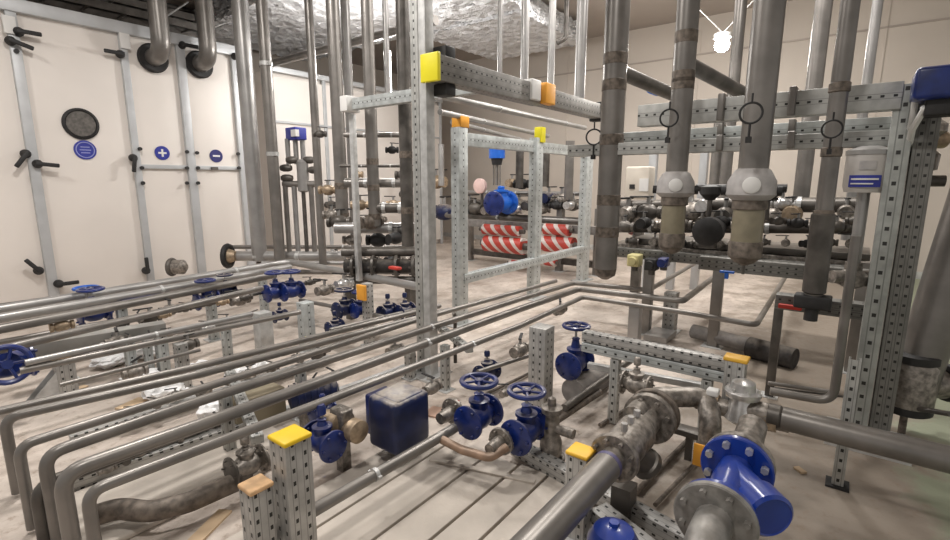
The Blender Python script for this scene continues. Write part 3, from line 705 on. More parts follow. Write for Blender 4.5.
# ---------- front rack: six pipes that run along the room, drop to the floor at the near end and turn at the far end
ZR = .38
def rack(label, near, pts, w, wref, drop, m=STEEL, zn=None, vx=None, clamps=(), Z=ZR):
    P = [at(*q, Z=Z) for q in pts]; r = rad(at(*wref, Z=Z), w)
    P0 = at(*near, Z=Z); L = [P0] + P
    if drop: L = [Vector((P0.x, P0.y, drop))] + L
    return pipe('rack_pipe', L, r, label, m=m, bend=r * 2.8, clamps=clamps)
rack('front pipe of the bent rack, nearest the yellow capped post, turning right at far end', (87, 492), [(208, 446), (520, 326), (583, 297), (688, 313), (756, 325), (787, 274)], 10.5, (200, 447), .02, clamps=(.3,))
rack('thickest pipe of the bent rack, second from the front', (61, 474), [(200, 425), (520, 309), (579, 289), (683, 301), (717, 275)], 13, (200, 425), .02, clamps=(.33,))
rack('third pipe from the front of the bent rack', (44, 455), [(200, 401), (420, 331), (520, 299), (574, 283), (649, 290), (694, 264)], 10, (200, 401), .02, clamps=(.35,))
rack('fourth pipe from the front of the bent rack', (18, 446), [(200, 389), (420, 319), (556, 281)], 8, (200, 389), .02)
rack('fifth pipe from the front of the bent rack, slim', (4, 418), [(200, 374), (449, 310)], 8, (200, 374), .02)
rack('rearmost slim pipe of the bent rack', (-4, 412), [(200, 366), (440, 306)], 7, (200, 366), None)
q = at(38, 492, Z=.22); pipe('standing_pipe', [(q.x, q.y, .01), (q.x, q.y, .24), (q.x + .3, q.y - .02, .25), (q.x + .9, q.y - .02, .25)], .027, 'short bent pipe rising outside the rack at lower left', m=STEEL_D)
q = at(455, 315, Z=.4); pipe('drop_pipe', [(q.x, q.y, .02), (q.x, q.y, .4), (q.x - .02, q.y - .0, .42)], .014, 'thin vertical drop pipe left of the blue valves', m=STEEL_D)
# rack supports
for (px, py, lab) in ((300, 368, 'support leg under the front rack near its middle'), (445, 345, 'support leg under the rack left of the blue valves'), (225, 396, 'support leg under the rack behind the yellow capped post')):
    a = at(px, py, Z=ZR - .06); support(a.x, a.y, ZR - .06, lab, .05)
for (pa, pb, lab) in (((258, 440), (225, 360), 'crossbar under the rack pipes beside the yellow capped post'), ((470, 350), (420, 312), 'crossbar under the rack pipes beside the blue valves')):
    A = at(*pa, Z=ZR - .07); B = at(*pb, Z=ZR - .07); tag(beam('cross_bar', A, B, .04, .05, PERF), lab, 'bar')

# posts
perf_post(290, 438, .57, .095, 'perforated post with yellow cap at the lower left foreground', YEL, clabel='yellow square cap')
perf_post(256, 487, .44, .075, 'shorter post with tan cap and gusset beside the yellow capped post', TAN, gusset=True)
perf_post(581, 453, .36, .085, 'short post with orange yellow cap beside the thick lower pipe', YEL if 0 else mat('amber_plastic', (.85, .50, .04), .5), m=PERF_2)
t, pm = perf_post(542, 326, .56, .11, 'square perforated post between the blue valves', None, m=PERF_2)
perf_post(63, 362, .26, .1, 'low perforated post with tan top and triangular gussets at left', TAN, gusset=True)
t367, _ = perf_post(367, 283, .55, .07, 'slim post with orange face at its top beside the far blue valves', None)
q = at(367, 289, Z=.5); bm = MB(); box(bm, (q.x - .06, q.y, q.z - .02), (.03, .1, .13), bev=.006); obj('orange_cap', bm, ORG, t367, label='small orange cap')
perf_post(180, 343, .33, .07, 'galvanised post with dark stub left of centre under the far rack', None)
perf_post(262, 312, .36, .11, 'broad low post under the far rack, left of the pale twin post', None, m=GALV)
perf_post(305, 302, .42, .1, 'pale twin post under the far rack beside the blue valve pair', None, m=PERF_B)
perf_post(410, 352, .2, .06, 'small low post behind the blue motor box', None)
perf_post(636, 306, .36, .09, 'post under the right end of the rack, nearer pair member on the left', None, m=STEEL_L)
perf_post(672, 292, .38, .11, 'broad post under the right end of the rack beside the black valve', None, m=PERF_2)
q = at(660, 336, Z=.02); bm = MB(); box(bm, (q.x, q.y, .03), (.3, .2, .05)); tag(obj('base_block', bm, STEEL_L), 'pale metal base plate on the floor under the rack turn', 'plate')
# beam with amber cap
A = at(584, 335, Z=.5); B = at(736, 366, Z=.5); A = Vector(((A.x + B.x) / 2, A.y, .5)); B = Vector((A.x, B.y, .5))
t = thing('perforated_beam', A, 'double perforated beam with amber end cap across the valves', 'beam')
beam('upper_profile', A + Z_ * .0, B, .06, .06, PERF_2, t); beam('lower_profile', A - Z_ * .065, B - Z_ * .065, .055, .06, PERF_B, t)
beam('end_post', (B.x, B.y, .3), (B.x, B.y, .53), .08, .09, PERF_2, t, up=X_); cap(t, (B.x, B.y, .53), Z_, .08, .1, mat('amber_cap', (.80, .45, .05), .5), t=.02, label='amber cap')
for f in (.25, .85): beam('leg', A + (B - A) * f - Z_ * .49, A + (B - A) * f - Z_ * .1, .05, .05, PERF, t, up=X_)
# lower rail under it
A = at(588, 365, Z=.3); B = at(712, 388, Z=.3); tag(beam('lower_rail', A, B, .035, .04, GALV), 'slim galvanised rail under the double perforated beam', 'rail')
# floor rails
def rail(a, b, Z, w, h, label, m=PERF_2, name='floor_rail', snap=None):
    A = at(*a, Z=Z); B = at(*b, Z=Z); return tag(beam(name, A, B, h, w, m), label, 'rail')
rail((515, 446), (693, 545), .06, .07, .07, 'perforated floor rail running from the second blue valve to the bottom edge')
rail((598, 512), (655, 558), .08, .09, .06, 'wide perforated floor rail at the bottom edge beside the blue dome')
rail((62, 487), (250, 424), .05, .06, .06, 'perforated rail on the floor under the front rack')
rail((70, 440), (330, 358), .05, .05, .05, 'second perforated rail on the floor under the rack middle')
rail((120, 470), (420, 362), .04, .04, .04, 'narrow rail on the floor along the front rack', m=GALV)
# ---------- long low pipe in front and brown joint
ZL = .2
A = at(225, 562, Z=ZL); B = at(438, 438, Z=ZL)
pipe('long_pipe', [A, B, B + X_ * .12], rad(at(340, 495, Z=ZL), 13), 'long straight pipe along the deck boards in the foreground', m=STEEL, clamps=(.55,))
pipe('curved_pipe', [at(437, 437, Z=ZL), at(462, 450, Z=ZL - .03), at(490, 458, Z=ZL - .03), at(507, 447, Z=ZL)], rad(at(470, 450, Z=ZL), 9), 'brown curved pipe joining the two near blue valves', m=COPPERP)
# deck boards
ZB = .03; ys = [at(x, 538, Z=ZB).y for x in (225, 300, 375, 432, 482, 535)]
xe = at(497, 462, Z=ZB).x
for k, (ya, yb) in enumerate(zip(ys, ys[1:])):
    bm = MB(); box(bm, ((.35 + xe) / 2 + .02 * k, (ya + yb) / 2, ZB / 2), (xe - .35, abs(ya - yb) - .014, ZB), bev=.003)
    tag(obj('deck_board', bm, BOARD), ('farthest left of the pale deck boards, beyond the long pipe', 'pale deck board lying under the long foreground pipe', 'pale deck board just right of the long foreground pipe', 'pale deck board in the middle of the open boards', 'rightmost pale deck board beside the thick lower pipe')[k], 'board', 'pale deck boards on the floor')
rail((430, 459), (535, 482), .035, .03, .012, 'thin pale strip edging the deck board ends', m=BOARD, name='edge_strip')

for px, py, Z, w, lab in ((128, 338, .3, .06, 'leftmost of the pale short posts in the far rack'), (146, 336, .3, .05, 'second of the pale short posts in the far rack'), (160, 334, .3, .07, 'third of the pale short posts in the far rack, widest'), (225, 322, .3, .06, 'pale short post left of the broad low post')):
    perf_post(px, py, Z, w, lab, None, m=PERF_B)
for a, b, Z, w, lab in (((636, 492), (700, 428), .02, 5, 'brown strip standing in for a floor shadow line between strainer and Y strainer'), ((655, 505), (706, 452), .02, 4, 'second brown strip standing in for a floor shadow line beside the first'), ((545, 420), (628, 374), .02, 4, 'brown strip standing in for a floor shadow line beneath the dark slanting pipe'), ((600, 425), (625, 410), .02, 4, 'short brown strip standing in for a floor shadow line left of the strainer'), ((478, 398), (532, 372), .02, 3, 'thin brown strip standing in for a floor shadow line behind the near valves')):
    A = at(*a, Z=Z); B = at(*b, Z=Z); pipe('floor_shadow_line', [A, B], rad(A * .5 + B * .5, w), lab, cat='cable', m=WELD)  # brown strips stand in for dark shadow lines and grooves of the floor
pad = MB(); A = at(110, 470, Z=.02); B = at(235, 470, Z=.02); box(pad, ((A.x + B.x) / 2 + .05, (A.y + B.y) / 2 - .1, .015), (.95, .5, .03), bev=.01); tag(obj('concrete_pad', pad, BOARD), 'pale concrete pad on the floor in front of the front rack', 'pad')
# ---------- near blue valves
def vpos(px, py, Z): return at(px, py, Z=Z)
def near_valve(px, py, Zp, wx, wy, Rpx, label, wpx, **k):
    p = at(px, py, Z=Zp); D = (p - CAM).dot(FW)
    zw = at(wx, wy, D=D).z
    return gate_valve(p, rad(p, Rpx * 2), label, hgt=zw - Zp, wr=rad(p, wpx * 1.9), **k)
near_valve(479, 416, .22, 470, 381, 17, 'blue gate valve with handwheel, left one of the near pair', 18)
near_valve(526, 430, .22, 519, 391, 18, 'blue gate valve with handwheel, right one of the near pair', 18)
near_valve(575, 362, .24, 573, 326, 14, 'blue gate valve with raised handwheel beside the perforated beam', 13)
near_valve(487, 372, .15, 486, 352, 10, 'small dark blue valve behind the near pair', 4, m=BLUE_D, wheel=False)
for (px, py, rp, lab) in ((452, 412, 14, 'dusty round flange joint left of the left near blue valve'), (500, 442, 14, 'dusty round flange joint left of the right near blue valve')):
    p = at(px, py, Z=.2); t = thing('flange_joint', p - Z_ * .08, lab, 'flange'); M = Matrix.Translation(p) @ frame(X_)
    R = rad(p, rp * 2)
    obj('neck', lathe(MB(), [(R * .4, -R * 1.3), (R * .5, -R * .2), (R * .5, R * .6)], M), CAST, t); obj('flange', flange(MB(), M, R, R * .5, R * .25, 6), CAST, t)
# grey pot fitting
p = at(551, 440, Z=.14); t = thing('pot_fitting', p - Z_ * .1, 'upright dusty grey pot fitting right of the near blue valves', 'fitting')
R = rad(p, 22)
obj('body', lathe(MB(), [(R * .7, -.08), (R, -.07), (R * 1.0, .0), (R * .75, .03), (R * .7, .14), (R * .95, .15), (R * .95, .175), (R * .4, .185), (R * .35, .22), (R * .1, .23)], Matrix.Translation(p)), CAST, t)
obj('side_port', cyl(MB(), p + Z_ * .07 - Y_ * .12, p + Z_ * .07 + Y_ * .12, R * .45), CAST, t)
obj('base_flange', flange(MB(), Matrix.Translation(p - Z_ * .1), R * 1.35, R, .02, 6), STEEL_D, t)
for (px, py, Z, s, lab) in ((520, 350, .3, 12, 'bright grey valve left of the square perforated post'), (506, 392, .2, 8, 'small grey valve between the two near handwheels'), (432, 388, .2, 11, 'dusty grey valve right of the blue motor box'), (560, 310, .34, 9, 'grey clamp valve where the rack pipes turn')):
    p = at(px, py, Z=Z); ball_valve(p, rad(p, s * 1.3), lab, m=CAST, ang=random.uniform(0, 3))
pipe('thin_pipe', [at(564, 408, Z=.16), at(630, 361, Z=.16)], .022, 'dark slanting pipe right of the square perforated post', m=STEEL_D)
pipe('thin_pipe', [at(478, 372, Z=.2), at(540, 352, Z=.2)], .016, 'thin pipe running from small valve to the square post', m=STEEL)
pipe('thin_pipe', [at(500, 462, Z=.12) + X_ * .3, at(600, 392, Z=.12)], .02, 'dark pipe low behind the grey pot fitting', m=WELD)
p = at(573, 392, Z=.08); q = at(600, 376, Z=.08); tag(obj('insulated_pipe', cyl(MB(), p, q, .085, seg=24), FOAMG), 'fat grey insulated pipe stub on floor behind the post', 'pipe')

# ---------- navy motor box
pb = at(395, 457, Z=.1); t = thing('motor_box', (pb.x + .1, pb.y + .07, .1), 'big navy blue box shaped motor with dusty top', 'motor')
cxb = pb.x + .12; cyb = pb.y + .08; hb = .27
bm = MB(); box(bm, (cxb - .01, cyb, .1 + hb / 2), (.24, .21, hb), bev=.03); obj('housing', bm, BLUE_D, t)
bm = MB(); box(bm, (cxb - .01, cyb, .1 + hb * .93), (.19, .18, .05), bev=.02); obj('lid', bm, BLUE_D, t)
bm = MB(); box(bm, (cxb - .02, cyb + .13, .1 + hb * .5), (.14, .07, hb * .8), bev=.012); obj('mounting_plate', bm, BLUE, t)
for s in (-1, 1): obj('shaft_nut', cyl(MB(), (cxb - .02, cyb + .16, .1 + hb * .5 + s * .06), (cxb - .02, cyb + .2, .1 + hb * .5 + s * .06), .022, seg=6), BRIGHT, t)
bm = MB(); box(bm, (cxb, cyb, .05), (.1, .1, .1)); obj('foot', bm, CAST, t)
p = at(342, 424, Z=.24); t = thing('brass_coupling', p - Z_ * .12, 'dusty brass coupling between the navy box and the blue pump', 'fitting')
M = Matrix.Translation(p) @ frame(Y_)
obj('body', lathe(MB(), [(.03, -.14), (.055, -.13), (.055, -.08), (.035, -.07), (.035, -.02), (.07, -.01), (.07, .04), (.04, .05), (.04, .12)], M), BRASS, t)
obj('yoke', box(MB(), p + Z_ * .02, (.07, .1, .13), bev=.012), CAST, t)
obj('stand', box(MB(), (p.x, p.y, (p.z - .06) / 2), (.05, .05, p.z - .06)), CAST, t)
p = at(323, 441, Z=.2); gate_valve(p, rad(p, 32), 'blue flanged pump body behind the yellow capped post', d=Y_, hgt=.17, wheel=False, m=BLUE, name='pump', cat='pump', fl=BLUE)
p = at(323, 412, Z=.25); gate_valve(p, rad(p, 20), 'small blue valve above the blue pump', d=X_, hgt=.09, wheel=False, m=BLUE)
p = at(312, 394, Z=.2); t = thing('navy_motor', p - Z_ * .07, 'navy cylindrical motor seen beneath the rack pipes', 'motor')
a = at(288, 398, Z=.2); b = at(338, 388, Z=.2)
obj('barrel', lathe(MB(), [(.03, 0), (.07, .01), (.07, (b - a).length - .02), (.03, (b - a).length)], Matrix.Translation(a) @ frame(b - a)), BLUE_D, t)
bm = MB()
for k in range(6): lathe(bm, [(.06, 0), (.078, .002), (.078, .012), (.06, .014)], Matrix.Translation(a + (b - a) * (.15 + k * .13)) @ frame(b - a))
obj('cooling_fin', bm, BLUE_D, t)
bm = MB(); box(bm, (p.x, p.y, .07), (.12, .1, .14)); obj('foot', bm, CAST, t)
tag(obj('tan_box', box(MB(), at(256, 405, Z=.12), (.3, .14, .16), bev=.01), mat('olive_box', (.26, .22, .15), .7)), 'olive tan rectangular box beneath the rack pipes', 'box')

# ---------- thick lower pipe and flanged line
ZF = .36
A = at(505, 575, Z=ZF); B = at(607, 466, Z=ZF); d = (B - A).normalized(); r = rad(B, 29)
t = thing('thick_lower_pipe', A, 'thick grey pipe with violet sleeve end in the bottom foreground', 'pipe')
obj('pipe_run', cyl(MB(), A, B, r, seg=32), STEEL, t)
obj('sleeve_end', lathe(MB(), [(r * .85, -.01), (r * 1.01, -.008), (r * 1.01, .012), (r * .8, .014)], Matrix.Translation(B) @ frame(d)), VIOLET, t)
E_ = at(668, 397, Z=ZF); dd = (E_ - B); L = dd.length; dn = dd.normalized(); M = Matrix.Translation(B + dn * .01) @ frame(dn)
t = thing('flanged_fitting', B - Z_ * .15, 'dusty cast strainer with bolted flanges past the thick lower pipe', 'strainer')
obj('near_flange', flange(MB(), M @ Matrix.Translation((0, 0, .05)), .095, .05, .025, 8), CAST, t)
obj('body', lathe(MB(), [(.045, 0), (.05, .08), (.065, .1), (.078, .16), (.08, .3), (.06, .36), (.058, L - .2)], M, 28), CAST, t)
obj('drain_boss', lathe(MB(), [(.055, 0), (.055, .12), (.065, .125), (.065, .15), (.02, .17)], Matrix.Translation(B + dn * .2) @ frame(-Z_ * .7 + dn * .5 - Y_ * .4)), STEEL_D, t)
obj('far_flange', flange(MB(), M @ Matrix.Translation((0, 0, L - .3)), .115, .05, .03, 8), CAST, t)
obj('counter_flange', flange(MB(), M @ Matrix.Translation((0, 0, L - .24)), .115, .05, .03, 8), WELD, t)
obj('tail', cyl(MB(), M @ Vector((0, 0, L - .25)), M @ Vector((0, 0, L)), .05), STEEL_D, t)
for k in range(3): obj('test_plug', cyl(MB(), M @ Vector((0, 0, .15 + .07 * k)) + Z_ * .06, M @ Vector((0, 0, .15 + .07 * k)) + Z_ * .105, .014, seg=6), BRIGHT, t)
bm = MB(); box(bm, B + dn * .2 - Z_ * .27, (.08, .08, .18)); obj('stand', bm, STEEL_D, t)
# elbow line to the right
c1 = at(652, 397, Z=.4); c2 = at(706, 397, Z=.4); c3 = at(716, 412, Z=.34)
pipe('elbow_pipe', [c1 - X_ * .25, c1, c2, c3 - X_ * .1, c3 - X_ * .1 - Z_ * .12], rad(c2, 20), 'thick dusty elbow pipe joining the strainer to the blue Y strainer line', m=CAST, bend=.12)
bm = MB(); q = at(713, 392, Z=.44); box(bm, q, (.05, .05, .03), bev=.006); tag(obj('junction_plate', bm, WHITE), 'small pale square plate on top of the dusty elbow pipe', 'plate')
p = at(636, 385, Z=.42); t = gate_valve(p, rad(p, 24), 'grey knob valve standing at the end of the strainer', d=Y_, hgt=.13, wheel=False, m=CAST, fl=CAST)
# bright valve
p = at(742, 402, Z=.36); t = thing('bright_valve', p - Z_ * .1, 'bright bolted metal valve above the blue Y strainer', 'valve')
obj('body', lathe(MB(), [(.05, -.1), (.075, -.08), (.06, -.02), (.045, .02), (.075, .03), (.075, .05), (.055, .06), (.05, .1), (.02, .115)], Matrix.Translation(p), 24), BRIGHT, t)
obj('top_flange', flange(MB(), Matrix.Translation(p + Z_ * .04), .08, .04, .02, 6), BRIGHT, t)
bm = MB(); cyl(bm, p - Y_ * .2 - Z_ * .05, p + Y_ * .2 - Z_ * .05, .042); obj('cross_pipe', bm, CAST, t)
for s in (-1, 1): obj('union_nut', cyl(MB(), p + Y_ * s * .1 - Z_ * .05, p + Y_ * s * .15 - Z_ * .05, .06, seg=6), BRASS, t)
# thick pipe to the right
A = at(782, 418, Z=.33); B = at(975, 466, Z=.33)
t = thing('thick_side_pipe', A, 'thick grey pipe crossing toward the right edge in front of the column', 'pipe')
r = rad(at(850, 436, Z=.33), 25); obj('pipe_run', cyl(MB(), A, B, r, seg=30), STEEL, t)
M = Matrix.Translation(A) @ frame(B - A); obj('dark_collar', lathe(MB(), [(r * .9, -.06), (r * 1.04, -.055), (r * 1.04, -.01), (r * .9, 0)], M), STEEL_D, t)
obj('weld_neck', lathe(MB(), [(r * .7, -.2), (r * .98, -.14), (r * .98, -.05)], M), CAST, t)
# blue Y strainer
ZS = .36; Q2 = at(716, 517, Z=ZS); Q1 = at(738, 466, Z=ZS); Q1 = Vector((Q1.x, Q2.y, ZS)); La = Q1.x - Q2.x
t = thing('y_strainer', (Q2 + Q1) / 2 - Z_ * .12, 'bright blue Y strainer with bolted flanges in the right foreground', 'strainer')
M = Matrix.Translation(Q2) @ frame(X_)
RF = rad(Q1, 66)
obj('body', lathe(MB(), [(RF * .45, .02), (RF * .43, La * .3), (RF * .5, La * .6), (RF * .45, La - .02)], M, 28), BLUE_B, t)
obj('far_flange', flange(MB(), M @ Matrix.Translation((0, 0, La - .03)), RF, RF * .5, .025, 8), BLUE_B, t)
obj('near_flange', flange(MB(), M @ Matrix.Translation((0, 0, 0)), RF * .95, RF * .5, .022, 8), BLUE_B, t)
le = at(772, 518, D=(Q2 - CAM).dot(FW) - .0); ls = Q2 + X_ * La * .78
M2 = Matrix.Translation(ls) @ frame(le - ls); Ll = (le - ls).length; rl = RF * .56
obj('strainer_leg', lathe(MB(), [(rl * .85, 0), (rl * .9, Ll * .55), (rl * 1.08, Ll * .6), (rl * 1.1, Ll * .96), (rl * .95, Ll), (rl * .9, Ll * .985), (rl * .3, Ll * .985)], M2, 32), BLUE_B, t)
for k in range(8):
    a = 2 * PI * (k + .5) / 8; c = M @ Vector((math.cos(a) * RF * .8, math.sin(a) * RF * .8, La - .032))
    obj('bolt', cyl(MB(), c, c - X_ * .022, RF * .11, seg=6), BRIGHT, t, label='bright steel bolt')
# grey counter flanges
def counter(name, x, R, label, pts, m=CAST):
    t = thing(name, (x, Q2.y, ZS - R), label, 'flange'); M = Matrix.Translation((x, Q2.y, ZS)) @ frame(X_)
    obj('flange', flange(MB(), M, R, R * .5, .024, 8), m, t); obj('neck', tube(MB(), pts, R * .46, seg=22), m, t); return t
counter('counter_flange', Q2.x - .028, RF * 1.0, 'grey bolted flange on the near end of the blue Y strainer', [Q2 - X_ * .02, Q2 - X_ * .16, Q2 - X_ * .26 - Z_ * .16], mat('dull_grey_flange', (.25, .24, .225), .45, .3, var=.3, scale=20, dust=.2))
counter('counter_flange', Q1.x + .012, RF * .98, 'grey bolted flange on the far end of the blue Y strainer', [Q1 + X_ * .02, Q1 + X_ * .22, Q1 + X_ * .32 + Z_ * .03])
bm = MB(); box(bm, (Q1.x + .1, Q1.y, .14), (.06, .06, .28)); tag(obj('stand', bm, STEEL_D), 'dark stand under the far flange of the blue Y strainer', 'stand')
q = at(702, 456, Z=.25); bm = MB(); box(bm, q, (.01, .07, .1), bev=.002); tag(obj('orange_tag', bm, ORG), 'small orange plate behind the blue Y strainer flange', 'tag')
q = at(690, 432, Z=.15); bm = MB(); box(bm, q, (.08, .18, .03), bev=.004); box(bm, (q.x, q.y, q.z / 2), (.03, .03, q.z)); tag(obj('bracket', bm, STEEL_D), 'small dark bracket on the floor behind the strainer', 'bracket')
# blue dome at bottom edge
p = at(613, 545, Z=.24); R = rad(p, 52); t = thing('blue_valve_dome', p - Z_ * .12, 'bright blue domed cover cut off by the bottom edge', 'valve')
obj('dome', lathe(MB(), [(R * .9, -.05), (R * 1.0, -.03), (R * .98, .02), (R * .75, .055), (R * .35, .07), (R * .12, .072)], Matrix.Translation(p), 32), BLUE_B, t)
obj('knob', cyl(MB(), p + Z_ * .06, p + Z_ * .085, R * .2, seg=6), BLUE_B, t)
obj('body', lathe(MB(), [(R * .5, -.22), (R * .6, -.12), (R * .85, -.04)], Matrix.Translation(p)), BLUE_B, t)
# foam tubes and U pipe
tag(obj('foam_tube', cyl(MB(), at(749, 347, Z=.08), at(795, 359, Z=.08), .085, .08, seg=22), FOAM), 'short black insulated pipe length lying near the floor', 'pipe insulation')
tag(obj('foam_tube', cyl(MB(), at(693, 331, Z=.08), at(748, 345, Z=.08), .062, seg=22), FOAMG), 'grey brown insulated pipe length beyond the perforated beam', 'pipe insulation')
a = at(770, 391, Z=.22); b = at(833, 402, Z=.22); c = at(852, 236, D=(b - CAM).dot(FW))
pipe('u_pipe', [a, b, Vector((b.x, b.y, at(850, 236, D=(b - CAM).dot(FW)).z))], rad(b, 8.5), 'pipe turning from floor level up along the slotted column', m=STEEL, bend=.08)
tag(obj('thin_pipe', tube(MB(), [at(768, 383, Z=.22), at(832, 392, Z=.22)], .012), STEEL), 'thin pipe lying parallel just behind the upturned pipe', 'pipe')
# skid behind the risers
def hb(a, b, D1, D2, h, w, label, m=PERF, name='skid_beam', cat='beam', clamps=0):
    A = at(*a, D=D1); B = at(*b, D=D2); B.z = A.z; return tag(beam(name, A, B, h, w, m), label, cat)
XS = 4.3
def xb(px1, px2, py, X, h, w, label, m=PERF, name='skid_beam'):
    A = at(px1, py, X=X); B = at(px2, py, X=X); B.z = A.z; return tag(beam(name, A, B, h, w, m), label, 'beam'), A
DG = PERF_D
xb(612, 868, 251, 4.5, .09, .08, 'perforated skid beam behind the amber bottles', DG)
xb(700, 872, 262, 4.0, .1, .08, 'nearer perforated skid beam right of the amber bottles', DG)
xb(640, 872, 238, 4.9, .05, .5, 'dark grating tray under the valve row behind the risers', STEEL_D)
(t_, A) = xb(776, 872, 300, 3.5, .09, .1, 'low dark beam behind the slotted column', DG)
for px, lab in ((650, 'skid leg left of the middle riser'), (720, 'skid leg between the two amber bottles'), (866, 'skid leg behind the slotted column')):
    q = at(px, 262, X=4.45); support(q.x, q.y, q.z, lab, .08, STEEL)
q = at(790, 307, X=3.4); bm = MB(); box(bm, q, (.03, .12, .025), bev=.005); tag(obj('red_handle', bm, RED), 'small red lever on the low dark beam', 'handle')
q = at(812, 304, X=3.38); ball_valve(q, .045, 'black valve under the low end of the slender riser', m=BLACK, d=Y_)
q = at(780, 300, X=3.6); support(q.x, q.y, q.z, 'leg under the left end of the low dark beam', .05, STEEL_D)
tag(obj('thin_pipe', tube(MB(), [at(786, 273, Z=.38), at(800, 268, Z=.38)], .02), STEEL_D), 'pipe end where the front rack pipe meets the skid', 'pipe')
# valve row on the skid
row = ((628, 215, 4.6, 10, CAST, 'dull valve on the skid right of the leftmost riser'), (648, 212, 4.7, 9, STEEL_D, 'dark valve under the cream control box'), (690, 212, 4.6, 11, CAST, 'silvery valve just right of the middle riser'), (725, 216, 4.5, 10, STEEL_D, 'dark valve left of the thickest riser'), (772, 217, 4.4, 11, CAST, 'grey valve right of the thickest amber bottle'), (792, 214, 4.5, 10, BRASS, 'brassy valve right end of the skid row'), (846, 212, 3.9, 8, CAST, 'grey fitting right of the slender riser'), (704, 206, 5.0, 8, BRIGHT, 'bright small valve behind the black pump'), (782, 204, 4.8, 7, BRIGHT, 'bright small valve under the right T handle'))
for px, py, X, s, m, lab in row:
    p = at(px, py, X=4.75); ball_valve(p, rad(p, s * 2.1), lab, m=m, d=Y_ if s % 2 else X_, ang=random.uniform(0, 3))
p = at(709, 231, X=4.3); t = thing('black_pump', p - Z_ * .1, 'round black pump between the two amber bottles', 'pump'); R = rad(p, 28)
obj('volute', lathe(MB(), [(R * .5, -.1), (R, -.07), (R, .04), (R * .6, .08)], Matrix.Translation(p) @ frame(X_), 26), BLACK, t); obj('motor', lathe(MB(), [(R * .7, .05), (R * .72, .25), (R * .4, .28)], Matrix.Translation(p) @ frame(X_), 20), BLACK, t)
bm = MB(); box(bm, p - Z_ * R * 1.0, (.1, .12, .05)); obj('foot', bm, STEEL_D, t)
for px, lab in ((711, 'black T handle beside the middle riser'), (769, 'black T handle beside the thickest riser')):
    p = at(px, 188, X=4.5); t = thing('t_handle', p - Z_ * .2, lab, 'handle')
    obj('grip', tube(MB(), [p - Y_ * .12, p + Y_ * .12], .03, seg=10), BLACK, t); obj('hub', lathe(MB(), [(.035, -.1), (.08, -.05), (.08, .01), (.03, .03)], Matrix.Translation(p)), BLACK, t); obj('stem', cyl(MB(), p - Z_ * .25, p - Z_ * .05, .02), STEEL_D, t)
pipe('header_pipe', [at(612, 207, X=4.8), at(700, 205, X=4.8), at(860, 205, X=4.8)], .06, 'dull header pipe behind the valve row on the skid', m=STEEL_D, clamps=(.3, .6, .8))
pipe('header_pipe', [at(612, 228, X=4.7), at(855, 228, X=4.7)], .045, 'lower dull header pipe on the skid', m=STEEL_D, clamps=(.2, .5, .7))
def skid_row(x0, x1, y0, y1, X, n, s_, lab, grp, ms, jy=3):
    for k in range(n):
        u = (k + .5) / n; p = at(x0 + (x1 - x0) * u, y0 + (y1 - y0) * u + random.uniform(-jy, jy), X=X + random.uniform(-.05, .05))
        ball_valve(p, rad(p, s_ * random.uniform(1.2, 1.9)), lab, m=ms[k % len(ms)], d=(Y_, X_, RT)[k % 3], ang=random.uniform(0, 3), name='skid_valve', group=grp)
skid_row(615, 865, 224, 224, 4.55, 13, 8, 'dull valve in the long row on the skid behind the amber bottles', 'valve row on the skid behind the bottles', (STEEL_D, BLACK, CAST, STEEL_D))
skid_row(622, 862, 242, 244, 4.6, 11, 6, 'small dark fitting along the lower edge of the skid behind the bottles', 'fittings along the lower edge of the skid', (STEEL_D, CAST, BLACK), 2)
skid_row(468, 590, 209, 208, 6.75, 9, 7, 'dull fitting in the row along the header seen through the bright frame', 'fittings seen through the bright frame', (STEEL_D, CAST, BLACK, BRIGHT), 3)
skid_row(330, 414, 262, 262, 5.1, 6, 7, 'dark fitting in the low row between the square post and the column', 'dark fittings left of the central column', (STEEL_D, BLACK, CAST), 6)
skid_row(325, 412, 200, 200, 5.25, 7, 6, 'small fitting scattered between the tall pipes left of the column', 'small fittings between the tall pipes', (STEEL_D, CAST, BRASS), 26)
xb(618, 868, 246, 4.8, .1, .3, 'wide dull tray beneath the valve row on the skid', CAST)
# cream control box
p = at(640, 183, X=5.6); t = thing('control_box', p, 'small cream control box on the wall side of the skid', 'box')
obj('housing', box(MB(), p, (.2, rad(p, 24) * 2, rad(p, 32) * 2), bev=.02), CREAM_B, t)
obj('display', box(MB(), p + Vector((-.105, .05, -.04)), (.01, .06, .05)), BLACK, t); obj('front_plate', box(MB(), p + Vector((-.105, -.08, -.02)), (.01, .1, .14)), WHITE, t)
obj('stand', box(MB(), (p.x + .05, p.y, p.z / 2 - .1), (.08, .1, p.z - .3)), STEEL_D, t)
